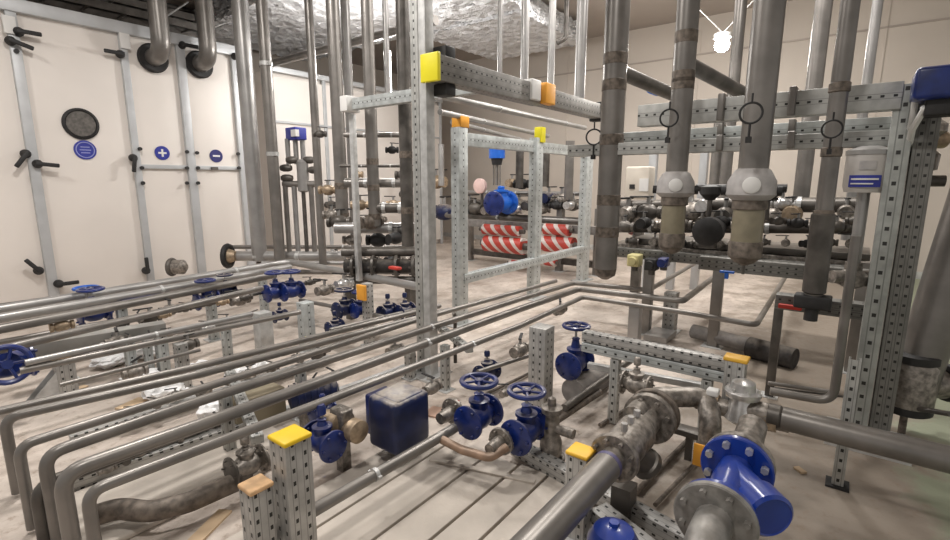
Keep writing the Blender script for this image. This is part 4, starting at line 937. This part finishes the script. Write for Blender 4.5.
# small items below
for (px, py, X, w, h, m, nm, lab) in ((635, 260, 4.4, 12, 12, mat('pale_yellow_plastic', (.62, .56, .28), .5), 'yellow_box', 'small pale yellow box right of the leftmost riser foot'), (652, 264, 4.35, 12, 12, BLACK, 'black_motor', 'small black motor beside the pale yellow box'), (664, 262, 4.35, 9, 9, BLUE, 'blue_junction_box', 'small dark blue box right of the small black motor')):
    p = at(px, py, X=X); t = thing(nm, p - Z_ * rad(p, h), lab, 'box')
    obj('housing', box(MB(), p, (.12, rad(p, w) * 2, rad(p, h) * 2), bev=.012), m, t); obj('neck', cyl(MB(), p - Z_ * rad(p, h) * 1.8, p, .03), STEEL_D, t); obj('front_cap', lathe(MB(), [(.04, 0), (.035, .03)], Matrix.Translation(p - X_ * .06) @ frame(-X_)), m, t)
for px, py, lab in ((727, 272, 'tiny blue lever handle beside the thickest drain tube'),):
    p = at(px, py, X=3.2); bm = MB(); box(bm, p, (.02, .08, .014), bev=.003); box(bm, p - Z_ * .02, (.02, .02, .04)); tag(obj('blue_lever', bm, BLUE_M), lab, 'handle')

# ---------- machinery seen through the bright frame
def pos(px, py, X): return at(px, py, X=X)
XM = 6.6
for (x1, x2, py, X, r_, m, lab) in ((466, 590, 202, 6.9, .05, STEEL_D, 'upper dark header pipe seen through the bright frame'), (440, 590, 214, 6.8, .06, STEEL, 'middle header pipe seen through the bright frame'), (466, 590, 192, 7.3, .035, STEEL_L, 'thin bright pipe at the back of the frame opening')):
    pipe('header_pipe', [pos(x1, py, X), Vector((X, pos(x2, py, X).y, pos(x1, py, X).z))], r_, lab, m=m, clamps=(.2, .45, .7))
for (x1, x2, py, X, h, lab) in ((462, 600, 222, 6.6, .12, 'grey skid beam above the striped tape'), (462, 600, 250, 6.9, .1, 'grey skid beam below the striped tape')):
    xb(x1, x2, py, X, h, .1, lab, STEEL_D if h < .11 else FOAMG)
for px, lab in ((470, 'leg of the grey skid behind the left frame post'), (560, 'leg of the grey skid behind the right frame opening'), (598, 'leg of the grey skid behind the leftmost riser')):
    q = pos(px, 240, 6.85); support(q.x, q.y, 1.0, lab, .1, STEEL)
k = 0
TL = ('upper left', 'upper middle', 'upper right', 'lower left', 'lower middle', 'lower right')
for (xa, ya, xb_, yb_, w, lab) in ((484, 229, 520, 231, 11, 'upper red and white taped pipe in the left frame opening'), (486, 243, 524, 243, 17, 'lower thick red and white taped pipe in the left frame opening'), (545, 229, 570, 230, 12, 'upper red and white taped pipe in the right frame opening'), (541, 243, 574, 242, 17, 'lower red and white taped pipe in the right frame opening'), (510, 262, 530, 262, 6, 'low red striped pipe beneath the lower frame rail, left'), (540, 261, 556, 262, 8, 'low red striped pipe beneath the lower frame rail, right'), (612, 229, 617, 229, 9, 'red taped pipe end just right of the leftmost riser'), (630, 229, 643, 229, 12, 'red and white taped pipe under the cream control box')):
    a = pos(xa, ya, 6.4); b = pos(xb_, yb_, 6.4); b.z = a.z
    t = thing('taped_pipe', (a + b) / 2 - Z_ * .1, lab, 'pipe'); r = rad(a, w)
    obj('wrapped_length', cyl(MB(), a, b, r * .95, seg=18), TAPE, t); obj('pipe_end', cyl(MB(), a + (a - b) * .12, b + (b - a) * .12, r * .4, seg=14), STEEL_D, t)
p = pos(497, 151, 6.3); t = thing('blue_actuator', p - Z_ * .3, 'bright blue cylindrical actuator above a blue valve in the frame opening', 'actuator')
R = rad(p, 16); obj('head', lathe(MB(), [(R, -R * .9), (R, R * .8), (R * .85, R)], Matrix.Translation(p), 26), BLUE_M, t)
obj('neck', lathe(MB(), [(R * .6, -R * 1.7), (R * .75, -R * .9)], Matrix.Translation(p)), BLACK, t)
bm = MB(); cyl(bm, p - Z_ * R * 4.2, p - Z_ * R * 1.6, R * .2); 
for s in (-1, 1): cyl(bm, p - Z_ * R * 4.2 + Y_ * s * R * .5, p - Z_ * R * 1.6 + Y_ * s * R * .5, R * .1, seg=8)
obj('stem', bm, STEEL, t)
p = pos(501, 203, 6.3); gate_valve(p, rad(p, 24), 'round blue valve body below the bright blue actuator', d=X_, hgt=.24, wheel=False, m=BLUE_M, fl=BLUE)
p = pos(481, 186, 6.5); t = thing('white_red_gauge', p - Z_ * .12, 'pinkish white round gauge left of the blue actuator', 'gauge'); obj('dial', lathe(MB(), [(.12, 0), (.12, .05), (.1, .06)], Matrix.Translation(p) @ frame(-X_)), mat('pinkish_white', (.7, .5, .46), .5), t); obj('stem', cyl(MB(), p - Z_ * .3 + X_ * .03, p - Z_ * .08 + X_ * .03, .025), STEEL_D, t)
for (px, py, s, m, lab) in ((512, 183, 6, BRASS, 'small brassy valve right of the blue actuator stem'), (522, 184, 7, BLACK, 'small black valve beside the middle frame post'), (549, 198, 8, BLUE_D, 'navy valve in the right frame opening'), (562, 200, 9, CAST, 'grey valve in the right frame opening'), (573, 205, 8, STEEL_D, 'dark valve beside the right frame post'), (470, 206, 8, STEEL_D, 'dark valve just right of the left frame post'), (519, 205, 8, CAST, 'grey valve left of the middle frame post'), (444, 212, 11, BLUE_D, 'navy valve between the central column and bright frame'), (436, 182, 9, BRASS, 'round brown valve between the central column and bright frame')):
    p = pos(px, py, 6.86); ball_valve(p, rad(p, s * 1.7), lab, m=m, d=Y_ if s % 2 else X_)
for (px, y0_, y1_, w, m, lab) in ((520, 146, 182, 8, STEEL_D, 'dark short vertical pipe in the left frame opening'), (546, 152, 180, 8, STEEL_D, 'dark short vertical pipe right of the middle frame post'), (570, 148, 192, 9, STEEL, 'grey vertical pipe beside the right frame post'), (441, 150, 180, 6, STEEL_L, 'pale short vertical pipe right of the central column')):
    a = pos(px, y0_, 6.7); b = pos(px, y1_, 6.7); pipe('short_vertical_pipe', [(a.x, a.y, b.z - .1), (a.x, a.y, a.z + .1)], rad(a, w), lab, m=m)
# cluster between the four risers left of the column
def cl(px, py, D): return at(px, py, D=D)
for (x1, x2, py, D, w, m, lab) in ((344, 412, 135, 5.2, 5, STEEL, 'thin horizontal pipe high between the four tall pipes'), (340, 412, 166, 5.0, 3, STEEL_D, 'thinnest horizontal pipe between the four tall pipes'), (345, 415, 183, 5.1, 9, STEEL, 'horizontal pipe at mid height between the four tall pipes'), (372, 412, 208, 5.0, 10, STEEL_D, 'lower horizontal pipe joining two of the four tall pipes'), (335, 415, 228, 5.1, 11, STEEL_L, 'pale horizontal pipe at bottom of the four tall pipes')):
    a = cl(x1, py, D); b = cl(x2, py, D); b.z = a.z; pipe('cross_pipe', [a, b], rad(a, w), lab, m=m, clamps=(.3, .7))
for (px, py, D, s, m, lab) in ((339, 222, 5.2, 9, STEEL_D, 'dark valve at foot of the first of the four tall pipes'), (371, 222, 5.0, 10, WELD, 'brown valve at foot of the pipe right of the square post'), (360, 205, 5.1, 7, BRASS, 'brassy valve just right of the square post'), (404, 175, 4.8, 7, STEEL_D, 'dark joint halfway down the stained pipe'), (328, 190, 5.4, 7, BRASS, 'brassy valve left of the first of the four tall pipes'), (392, 150, 5.1, 5, BLACK, 'small black valve left of the central column'), (320, 134, 5.4, 5, STEEL_D, 'small valve high on the slim pipe'), (332, 215, 5.4, 7, CAST, 'dusty valve low by the slim pipe'), (378, 240, 5.2, 9, BLACK, 'black valve above the red handle'), (352, 240, 5.2, 7, CAST, 'dusty valve low beside the square post'), (396, 238, 5.0, 8, BLACK, 'second black valve nearest the stained pipe')):
    p = cl(px, py, D); ball_valve(p, rad(p, s * 1.7), lab, m=m, d=RT if s % 2 else X_)
# dark low unit with red handle
a = cl(350, 268, 5.0); t = thing('low_pump_unit', cl(385, 285, 4.9), 'dark low pump unit with a red handle left of the central column', 'pump')
for (x1, x2, py, w, m, n_) in ((342, 418, 252, 9, STEEL_D, 'top_pipe'), (345, 418, 266, 14, FOAM, 'barrel'), (345, 418, 280, 8, STEEL_D, 'base_bar')):
    p = cl(x1, py, 4.9); q = cl(x2, py, 4.9); q.z = p.z; obj(n_, cyl(MB(), p, q, rad(p, w), seg=18), m, t)
for px in (352, 372, 395, 412): p = cl(px, 266, 4.85); obj('flange', flange(MB(), Matrix.Translation(p) @ frame(RT), rad(p, 22), .05, .03, 6), STEEL_D, t)
p = cl(395, 268, 4.6); obj('red_handle', box(MB(), p, (.06, .13, .03), bev=.01), RED, t)
for px in (350, 410): p = cl(px, 280, 4.9); obj('foot', box(MB(), (p.x, p.y, p.z / 2), (.08, .08, p.z)), STEEL_D, t)
# gauge box and its manifold
p = cl(296, 134, 6.3); t = thing('gauge_box', p - Z_ * .3, 'small blue display box over a manifold of thin pipes', 'gauge')
obj('housing', box(MB(), p, (.16, .22, .15), bev=.012), BLUE_S, t); obj('display', box(MB(), p - FW * .12 + RT * .03, (.05, .1, .08)), WHITE, t)
for dx in (-8, 0, 7): q = cl(296 + dx, 152, 6.3); obj('probe', cyl(MB(), q - Z_ * .15, q + Z_ * .16, .03, seg=12), STEEL_L, t)
q = cl(303, 176, 6.2); t = thing('manifold', q - Z_ * .25, 'cluster of small valves and a pale cylinder under the blue display box', 'manifold')
obj('pale_cylinder', lathe(MB(), [(.04, -.2), (.07, -.18), (.07, .17), (.04, .2)], Matrix.Translation(q)), STEEL_L, t)
for (px, py) in ((286, 168), (287, 178), (292, 160), (309, 160), (314, 170)): c = cl(px, py, 6.2); obj('small_valve', lathe(MB(), [(.03, -.07), (.045, -.03), (.045, .03), (.03, .07)], Matrix.Translation(c) @ frame(RT)), STEEL_D, t)
a = cl(283, 184, 6.2); b = cl(318, 184, 6.2); b.z = a.z; obj('header', cyl(MB(), a, b, .04), STEEL, t)
for px, w, m, lab in ((285, 5, STEEL, 'thin pipe dropping from the manifold, leftmost of four'), (294, 5, STEEL_L, 'thin pipe dropping from the manifold, second of four'), (303, 4, STEEL_D, 'thin pipe dropping from the manifold, third of four'), (311, 5, STEEL, 'thin pipe dropping from the manifold, rightmost of four')):
    a = cl(px, 186, 6.2); pipe('drop_pipe', [(a.x, a.y, .42), (a.x, a.y, a.z)], rad(a, w), lab, m=m)

# ---------- far rack along the big unit
def frack(label, a, b, w, Z=.45, m=STEEL_L, cl_=(), ext=None):
    A = at(*a, Z=Z); B = at(*b, Z=Z); P = [A, B] + ([at(*e, Z=Z) for e in ext] if ext else [])
    return pipe('far_rack_pipe', P, rad(A * .5 + B * .5, w), label, m=m, clamps=cl_)
frack('rearmost pale pipe of the far rack beside the cream unit', (-10, 311), (290, 262), 8, cl_=(.4,), ext=[(345, 272), (420, 287)])
frack('second pale pipe of the far rack from the cream unit', (-10, 320), (290, 267), 8, cl_=(.45,))
frack('third pipe of the far rack, grey', (-10, 331), (275, 275), 8, m=STEEL)
frack('fourth pipe of the far rack, darker', (-10, 352), (262, 288), 7, m=STEEL)
frack('fifth pipe of the far rack, long pale one', (25, 363), (252, 314), 6, Z=.4, m=STEEL_L, cl_=(.5,))
frack('nearest pipe of the far rack, just in front of the long pale one', (20, 371), (300, 312), 6, Z=.36, m=STEEL)
tag(beam('grey_channel', at(20, 352, Z=.3), at(165, 328, Z=.3), .1, .12, mat('grey_paint', (.27, .26, .24), .6)), 'broad flat grey channel between the far rack pipes', 'channel')
for (px, py, Z, lab) in ((120, 300, .42, 'far rack leg below the third door profile of the unit'), (262, 275, .42, 'far rack leg near the collared floor pipe'), (60, 330, .38, 'far rack leg at the left end'), (210, 296, .4, 'far rack leg below the minus sign')):
    a = at(px, py, Z=Z); support(a.x, a.y, Z - .03, lab, .07, PERF_B)
# headers at the back end
for k, (x1, x2, py, D, w, m, lab) in enumerate(((228, 420, 247, 6.5, 4, STEEL, 'thin rear header pipe at the foot of the tall pipes'), (228, 345, 256, 6.2, 10, STEEL_L, 'thick header pipe with dark ring flange at foot of the tall pipes'), (262, 420, 263, 5.9, 4, STEEL_L, 'bright thin header pipe in front of the thick header'), (240, 420, 272, 5.7, 5, STEEL, 'front header pipe low at the foot of the tall pipes'))):
    a = cl(x1, py, D); b = cl(x2, py, D); b.z = a.z; pipe('header_pipe', [a, b], rad(a, w), lab, m=m, clamps=(.25, .6))
p = cl(228, 256, 6.15); t = thing('ring_flange', p - Z_ * .15, 'dark ring flange on the floor pipe beside the unit corner', 'flange')
obj('ring', torus(MB(), Matrix.Translation(p) @ frame(RT), rad(p, 20), .035), BLACK, t); obj('hub', lathe(MB(), [(.06, -.05), (.1, 0), (.06, .1)], Matrix.Translation(p) @ frame(RT)), BRASS, t)
p = cl(172, 267, 6.0); t = thing('ring_flange', p - Z_ * .15, 'pale fitting with dark ring at foot of the unit below the plus sign', 'flange')
obj('ring', torus(MB(), Matrix.Translation(p) @ frame(RT), rad(p, 14), .03), STEEL_D, t); obj('hub', lathe(MB(), [(.05, -.05), (.09, 0), (.09, .12), (.04, .16)], Matrix.Translation(p + RT * .02) @ frame(RT)), CAST, t)
# far valves (blue) around the far rack
far = ((94, 313, .34, 11, True, BLUE, 'blue valve under the far rack below the porthole'), (207, 300, .34, 9, True, BLUE, 'blue valve under the far rack below the minus sign'), (226, 290, .38, 7, True, BLUE_D, 'navy valve at the far rack near the ring flange'), (276, 292, .36, 9, True, BLUE, 'blue valve left one of the pair on the twin post'), (292, 291, .36, 9, True, BLUE, 'blue valve right one of the pair on the twin post'), (280, 316, .26, 6, False, BLUE_D, 'small navy valve hanging below the pair of blue valves'), (345, 309, .3, 9, True, BLUE_D, 'navy valve left of the small orange cap'), (361, 309, .3, 8, True, BLUE, 'blue valve under the small orange cap'), (388, 312, .26, 8, False, BLUE_D, 'navy valve with tall stem, left one near the column'), (405, 311, .26, 8, False, BLUE_D, 'navy valve with tall stem, right one near the column'), (335, 327, .2, 7, False, BLUE_D, 'low navy valve at foot of the small orange capped post'))
for px, py, Z, s, wh, m, lab in far:
    p = at(px, py, Z=Z); R = rad(p, s * 2); gate_valve(p, R, lab, hgt=R * 2.2, wheel=wh, m=m, d=X_, fl=None)
p = at(6, 364, Z=.32); gate_valve(p, rad(p, 36), 'large blue valve cut off by the left edge', d=X_, hgt=.2, wheel=True, m=BLUE, up=(-.1, -1, .25), fl=None)
p = at(86, 288, Z=.52); t = thing('handwheel_valve', (p.x, p.y, .35), 'flat violet blue handwheel standing above the far rack', 'valve'); obj('handwheel', torus(MB(), Matrix.Translation(p), rad(p, 20), .012), BLUE_M, t); bm = MB(); 
for k in range(4): cyl(bm, p, p + Vector((math.cos(k * PI / 2), math.sin(k * PI / 2), 0)) * rad(p, 20), .008, seg=6)
obj('spokes', bm, BLUE_M, t); obj('stem', cyl(MB(), p - Z_ * .14, p, .012), STEEL_L, t)
a = at(122, 304, Z=.4); b = at(168, 294, Z=.4); tag(obj('blue_pipe', cyl(MB(), a, b, rad(a, 7)), BLUE), 'long dark blue pipe length under the far rack', 'pipe')
a = at(640, 0, Z=4); 
for (px, py, Z, s, m, lab) in ((118, 342, .3, 9, CAST, 'dusty fitting on the far rack left of the galvanised post'), (150, 318, .34, 8, STEEL_D, 'dark fitting between the far rack pipes'), (170, 310, .35, 8, CAST, 'dusty fitting under the long blue pipe'), (62, 326, .38, 8, BRASS, 'brassy fitting between the far rack pipes at left'), (240, 300, .34, 8, CAST, 'dusty fitting left of the blue valve pair'), (188, 345, .3, 8, STEEL_D, 'dark round fitting on the galvanised post'), (325, 290, .38, 8, CAST, 'dusty fitting right of the blue valve pair'), (344, 284, .4, 8, BRIGHT, 'bright fitting left of the small orange cap'), (135, 372, .2, 9, CAST, 'dusty fitting behind the rack pipes at left'), (395, 350, .2, 8, CAST, 'dusty fitting beneath the rack pipes at centre')):
    p = at(px, py, Z=Z); ball_valve(p, rad(p, s * 1.6), lab, m=m, d=X_, ang=random.uniform(0, 3))
# rows of little fittings half hidden under the racks
def fit_row(a, b, n, Z, s, lab, grp, ms):
    for k in range(n):
        u = (k + .5) / n; p = at(a[0] + (b[0] - a[0]) * u + random.uniform(-3, 3), a[1] + (b[1] - a[1]) * u + random.uniform(-3, 3), Z=Z)
        ball_valve(p, rad(p, s * random.uniform(1.1, 1.6)), lab, m=ms[k % len(ms)], d=Y_ if k % 3 == 1 else X_, ang=random.uniform(0, 3), name='pipe_fitting', group=grp)
fit_row((95, 470), (345, 376), 13, .09, 7, 'small dusty fitting in the row under the front rack pipes', 'fittings under the front rack', (CAST, STEEL_D, CAST, BRASS))
fit_row((100, 345), (260, 318), 8, .3, 6, 'small dusty fitting in the row in front of the far rack', 'fittings in front of the far rack', (CAST, STEEL_D, BRIGHT))
fit_row((110, 325), (320, 280), 10, .36, 6, 'small fitting in the row between the far rack pipes', 'fittings between the far rack pipes', (STEEL_D, CAST, BRASS))
fit_row((120, 415), (330, 350), 9, .12, 6, 'small grey fitting beneath the rearmost front rack pipes', 'fittings beneath the rear of the front rack', (CAST, STEEL, STEEL_D))
pipe('low_pipe', [at(95, 470, Z=.09), at(345, 376, Z=.09)], .014, 'low thin pipe under the front rack carrying small fittings', m=STEEL)
pipe('low_pipe', [at(100, 345, Z=.3), at(260, 318, Z=.3)], .018, 'thin pipe in front of the far rack carrying small fittings', m=STEEL)
pipe('low_pipe', [at(110, 325, Z=.36), at(320, 280, Z=.36)], .018, 'thin pipe between far rack pipes carrying small fittings', m=STEEL_D)
pipe('low_pipe', [at(120, 415, Z=.12), at(330, 350, Z=.12)], .014, 'low thin pipe beneath the rear of the front rack', m=STEEL_D)
for (a, b, w, lab) in (((-5, 343), (180, 309), 5, 'slim dark pipe between third and fourth pipes of the far rack'), ((60, 385), (200, 350), 4, 'slim low pipe beside the low gusseted post'), ((330, 330), (430, 306), 4, 'slim pipe in front of the navy valves near the column'), ((300, 300), (400, 320), 4, 'slim pipe crossing by the small orange cap')):
    A = at(*a, Z=.27); B = at(*b, Z=.27); pipe('slim_pipe', [A, B], rad(A * .5 + B * .5, w), lab, m=STEEL)
# tube lamp behind the tall pipes
tl = at(388, 74, D=7.2)
t = thing('tube_lamp', tl, 'glowing white tube lamp partly hidden behind the tall pipes under the foil', 'lamp')
obj('lamp_tube', cyl(MB(), tl + Z_ * .25, tl - Z_ * .25, .045), mat('tube_glow', (1, 1, 1), .5, 0, var=0, emit=((1, .98, .95), 9)), t)
for s in (-1, 1): obj('lamp_end', cyl(MB(), tl + Z_ * .25 * s, tl + Z_ * .3 * s, .055), WHITE, t)
obj('lamp_post', cyl(MB(), tl + Z_ * .29, Vector((tl.x, tl.y, TOP)), .02), STEEL_L, t)
# ---------- floor clutter
def sheet(px, py, s, label, m=PLASTIC_W, h=.05, cat='plastic sheet', name='plastic_sheet'):
    p = at(px, py, Z=.02); bm = MB()
    bmesh.ops.create_icosphere(bm, subdivisions=3, radius=1)
    for v in bm.verts:
        n = 1 + random.uniform(-.18, .18); v.co = Vector((v.co.x * s * n, v.co.y * s * .8 * n, v.co.z * h * (1 + random.uniform(-.3, .3))))
    o = obj(name, bm, m, None, Matrix.Translation((p.x, p.y, h))); return tag(o, label, cat)
for a in ((232, 428, .1, 'crumpled white plastic near the support behind the yellow capped post'), (165, 394, .12, 'crumpled white plastic under the rack pipes at left'), (112, 363, .13, 'white plastic lump beside the low gusseted post'), (200, 372, .1, 'white plastic scrap under the rear rack pipes'), (142, 381, .12, 'flat white plastic scrap right of the low gusseted post'), (212, 414, .08, 'small white plastic scrap under the front rack'), (150, 355, .1, 'white plastic lump among the pale short posts'), (238, 378, .08, 'white plastic scrap beneath the fifth rack pipe'), (188, 401, .06, 'tiny white plastic scrap between rack pipes'), (90, 352, .1, 'white plastic lump under the broad grey channel'), (262, 372, .07, 'white plastic scrap near the rack support leg')):
    sheet(*a)
for px, py, sx, sy, rz, m, lab in ((545, 500, .06, .02, .8, RUST, 'thin rusty sliver near the right deck board'), (345, 520, .12, .02, .9, RUST, 'rust brown sliver left of the long foreground pipe'), (178, 482, .14, .02, .4, RUST, 'rust brown scrap outline beside the front rack pipe'), (800, 470, .05, .03, .8, CARD, 'small tan chip on the floor below the thick side pipe'), (560, 480, .08, .05, 1.4, CARD, 'tan chip beside the short orange capped post'), (133, 404, .16, .1, .4, CARD, 'tan cardboard scrap under the rack pipes'), (205, 440, .07, .04, 1., RED, 'small red tape scrap beside the front rack pipe'), (66, 393, .25, .05, .3, CARD, 'tan plank scrap in front of the low gusseted post'), (208, 528, .22, .06, .5, CARD, 'tan wood scrap at the bottom left'), (455, 402, .05, .04, .2, RED, 'small red scrap beside the left near blue valve'), (435, 412, .12, .1, .2, mat('pinkish_card', (.5, .33, .25), .8), 'pinkish card scrap left of the near valves')):
    p = at(px, py, Z=.006); tag(obj('floor_scrap', box(MB(), (0, 0, 0), (sx, sy, .01)), m, None, Matrix.Translation(p) @ Matrix.Rotation(rz, 4, 'Z')), lab, 'scrap')
pipe('floor_pipe', [at(88, 518, Z=.1), at(118, 508, Z=.1), at(150, 512, Z=.1), at(190, 502, Z=.1), at(250, 476, Z=.1)], rad(at(200, 500, Z=.1), 20), 'dark brown bent pipe lying on the floor at lower left', m=WELD, bend=.12)
p = at(247, 465, Z=.15); gate_valve(p, rad(p, 30), 'dark dusty flanged valve left of the yellow capped post', d=X_, hgt=.13, wheel=False, m=CAST, fl=STEEL_D)
p = at(100, 500, Z=.02)
# ---------- lights and exposure
def area(loc, size, e, col=(1, .965, .925)):
    l = bpy.data.lights.new('room_light', 'AREA'); l.energy = e; l.size = size; l.color = col; l.shape = 'DISK'
    o = bpy.data.objects.new('room_light', l); C.objects.link(o); o.location = loc
for x, y, e in ((.2, .9, 45), (1.3, 3.7, 75), (4.3, .5, 50), (4.4, 2.35, 60), (6.4, 1.6, 60), (-.6, 4.9, 35), (6.6, 3.6, 22)): area((x, y, 4.0), .45, e)
for q, e in ((tl - FW * .3 + Z_ * .05, 80), (Vector((4.5, 6.0, 3.15)), 17)):  # light of the tube lamp, then an unseen light added to brighten the foil
    pl = bpy.data.lights.new('point_light', 'POINT'); pl.energy = e; pl.shadow_soft_size = .12; pl.color = (1, .98, .95)
    o = bpy.data.objects.new('point_light', pl); C.objects.link(o); o.location = q
pl = bpy.data.lights.new('point_light', 'POINT'); pl.energy = 40; pl.shadow_soft_size = .09; pl.color = (1, .96, .9)
o = bpy.data.objects.new('point_light', pl); C.objects.link(o); o.location = lp - Z_ * .2
w = bpy.data.worlds.new('world'); bpy.context.scene.world = w; w.use_nodes = True
w.node_tree.nodes['Background'].inputs[0].default_value = (1, .95, .9, 1); w.node_tree.nodes['Background'].inputs[1].default_value = .38
vs = bpy.context.scene.view_settings; vs.view_transform = 'Standard'; vs.look = 'None'; vs.gamma = 1; vs.exposure = .29
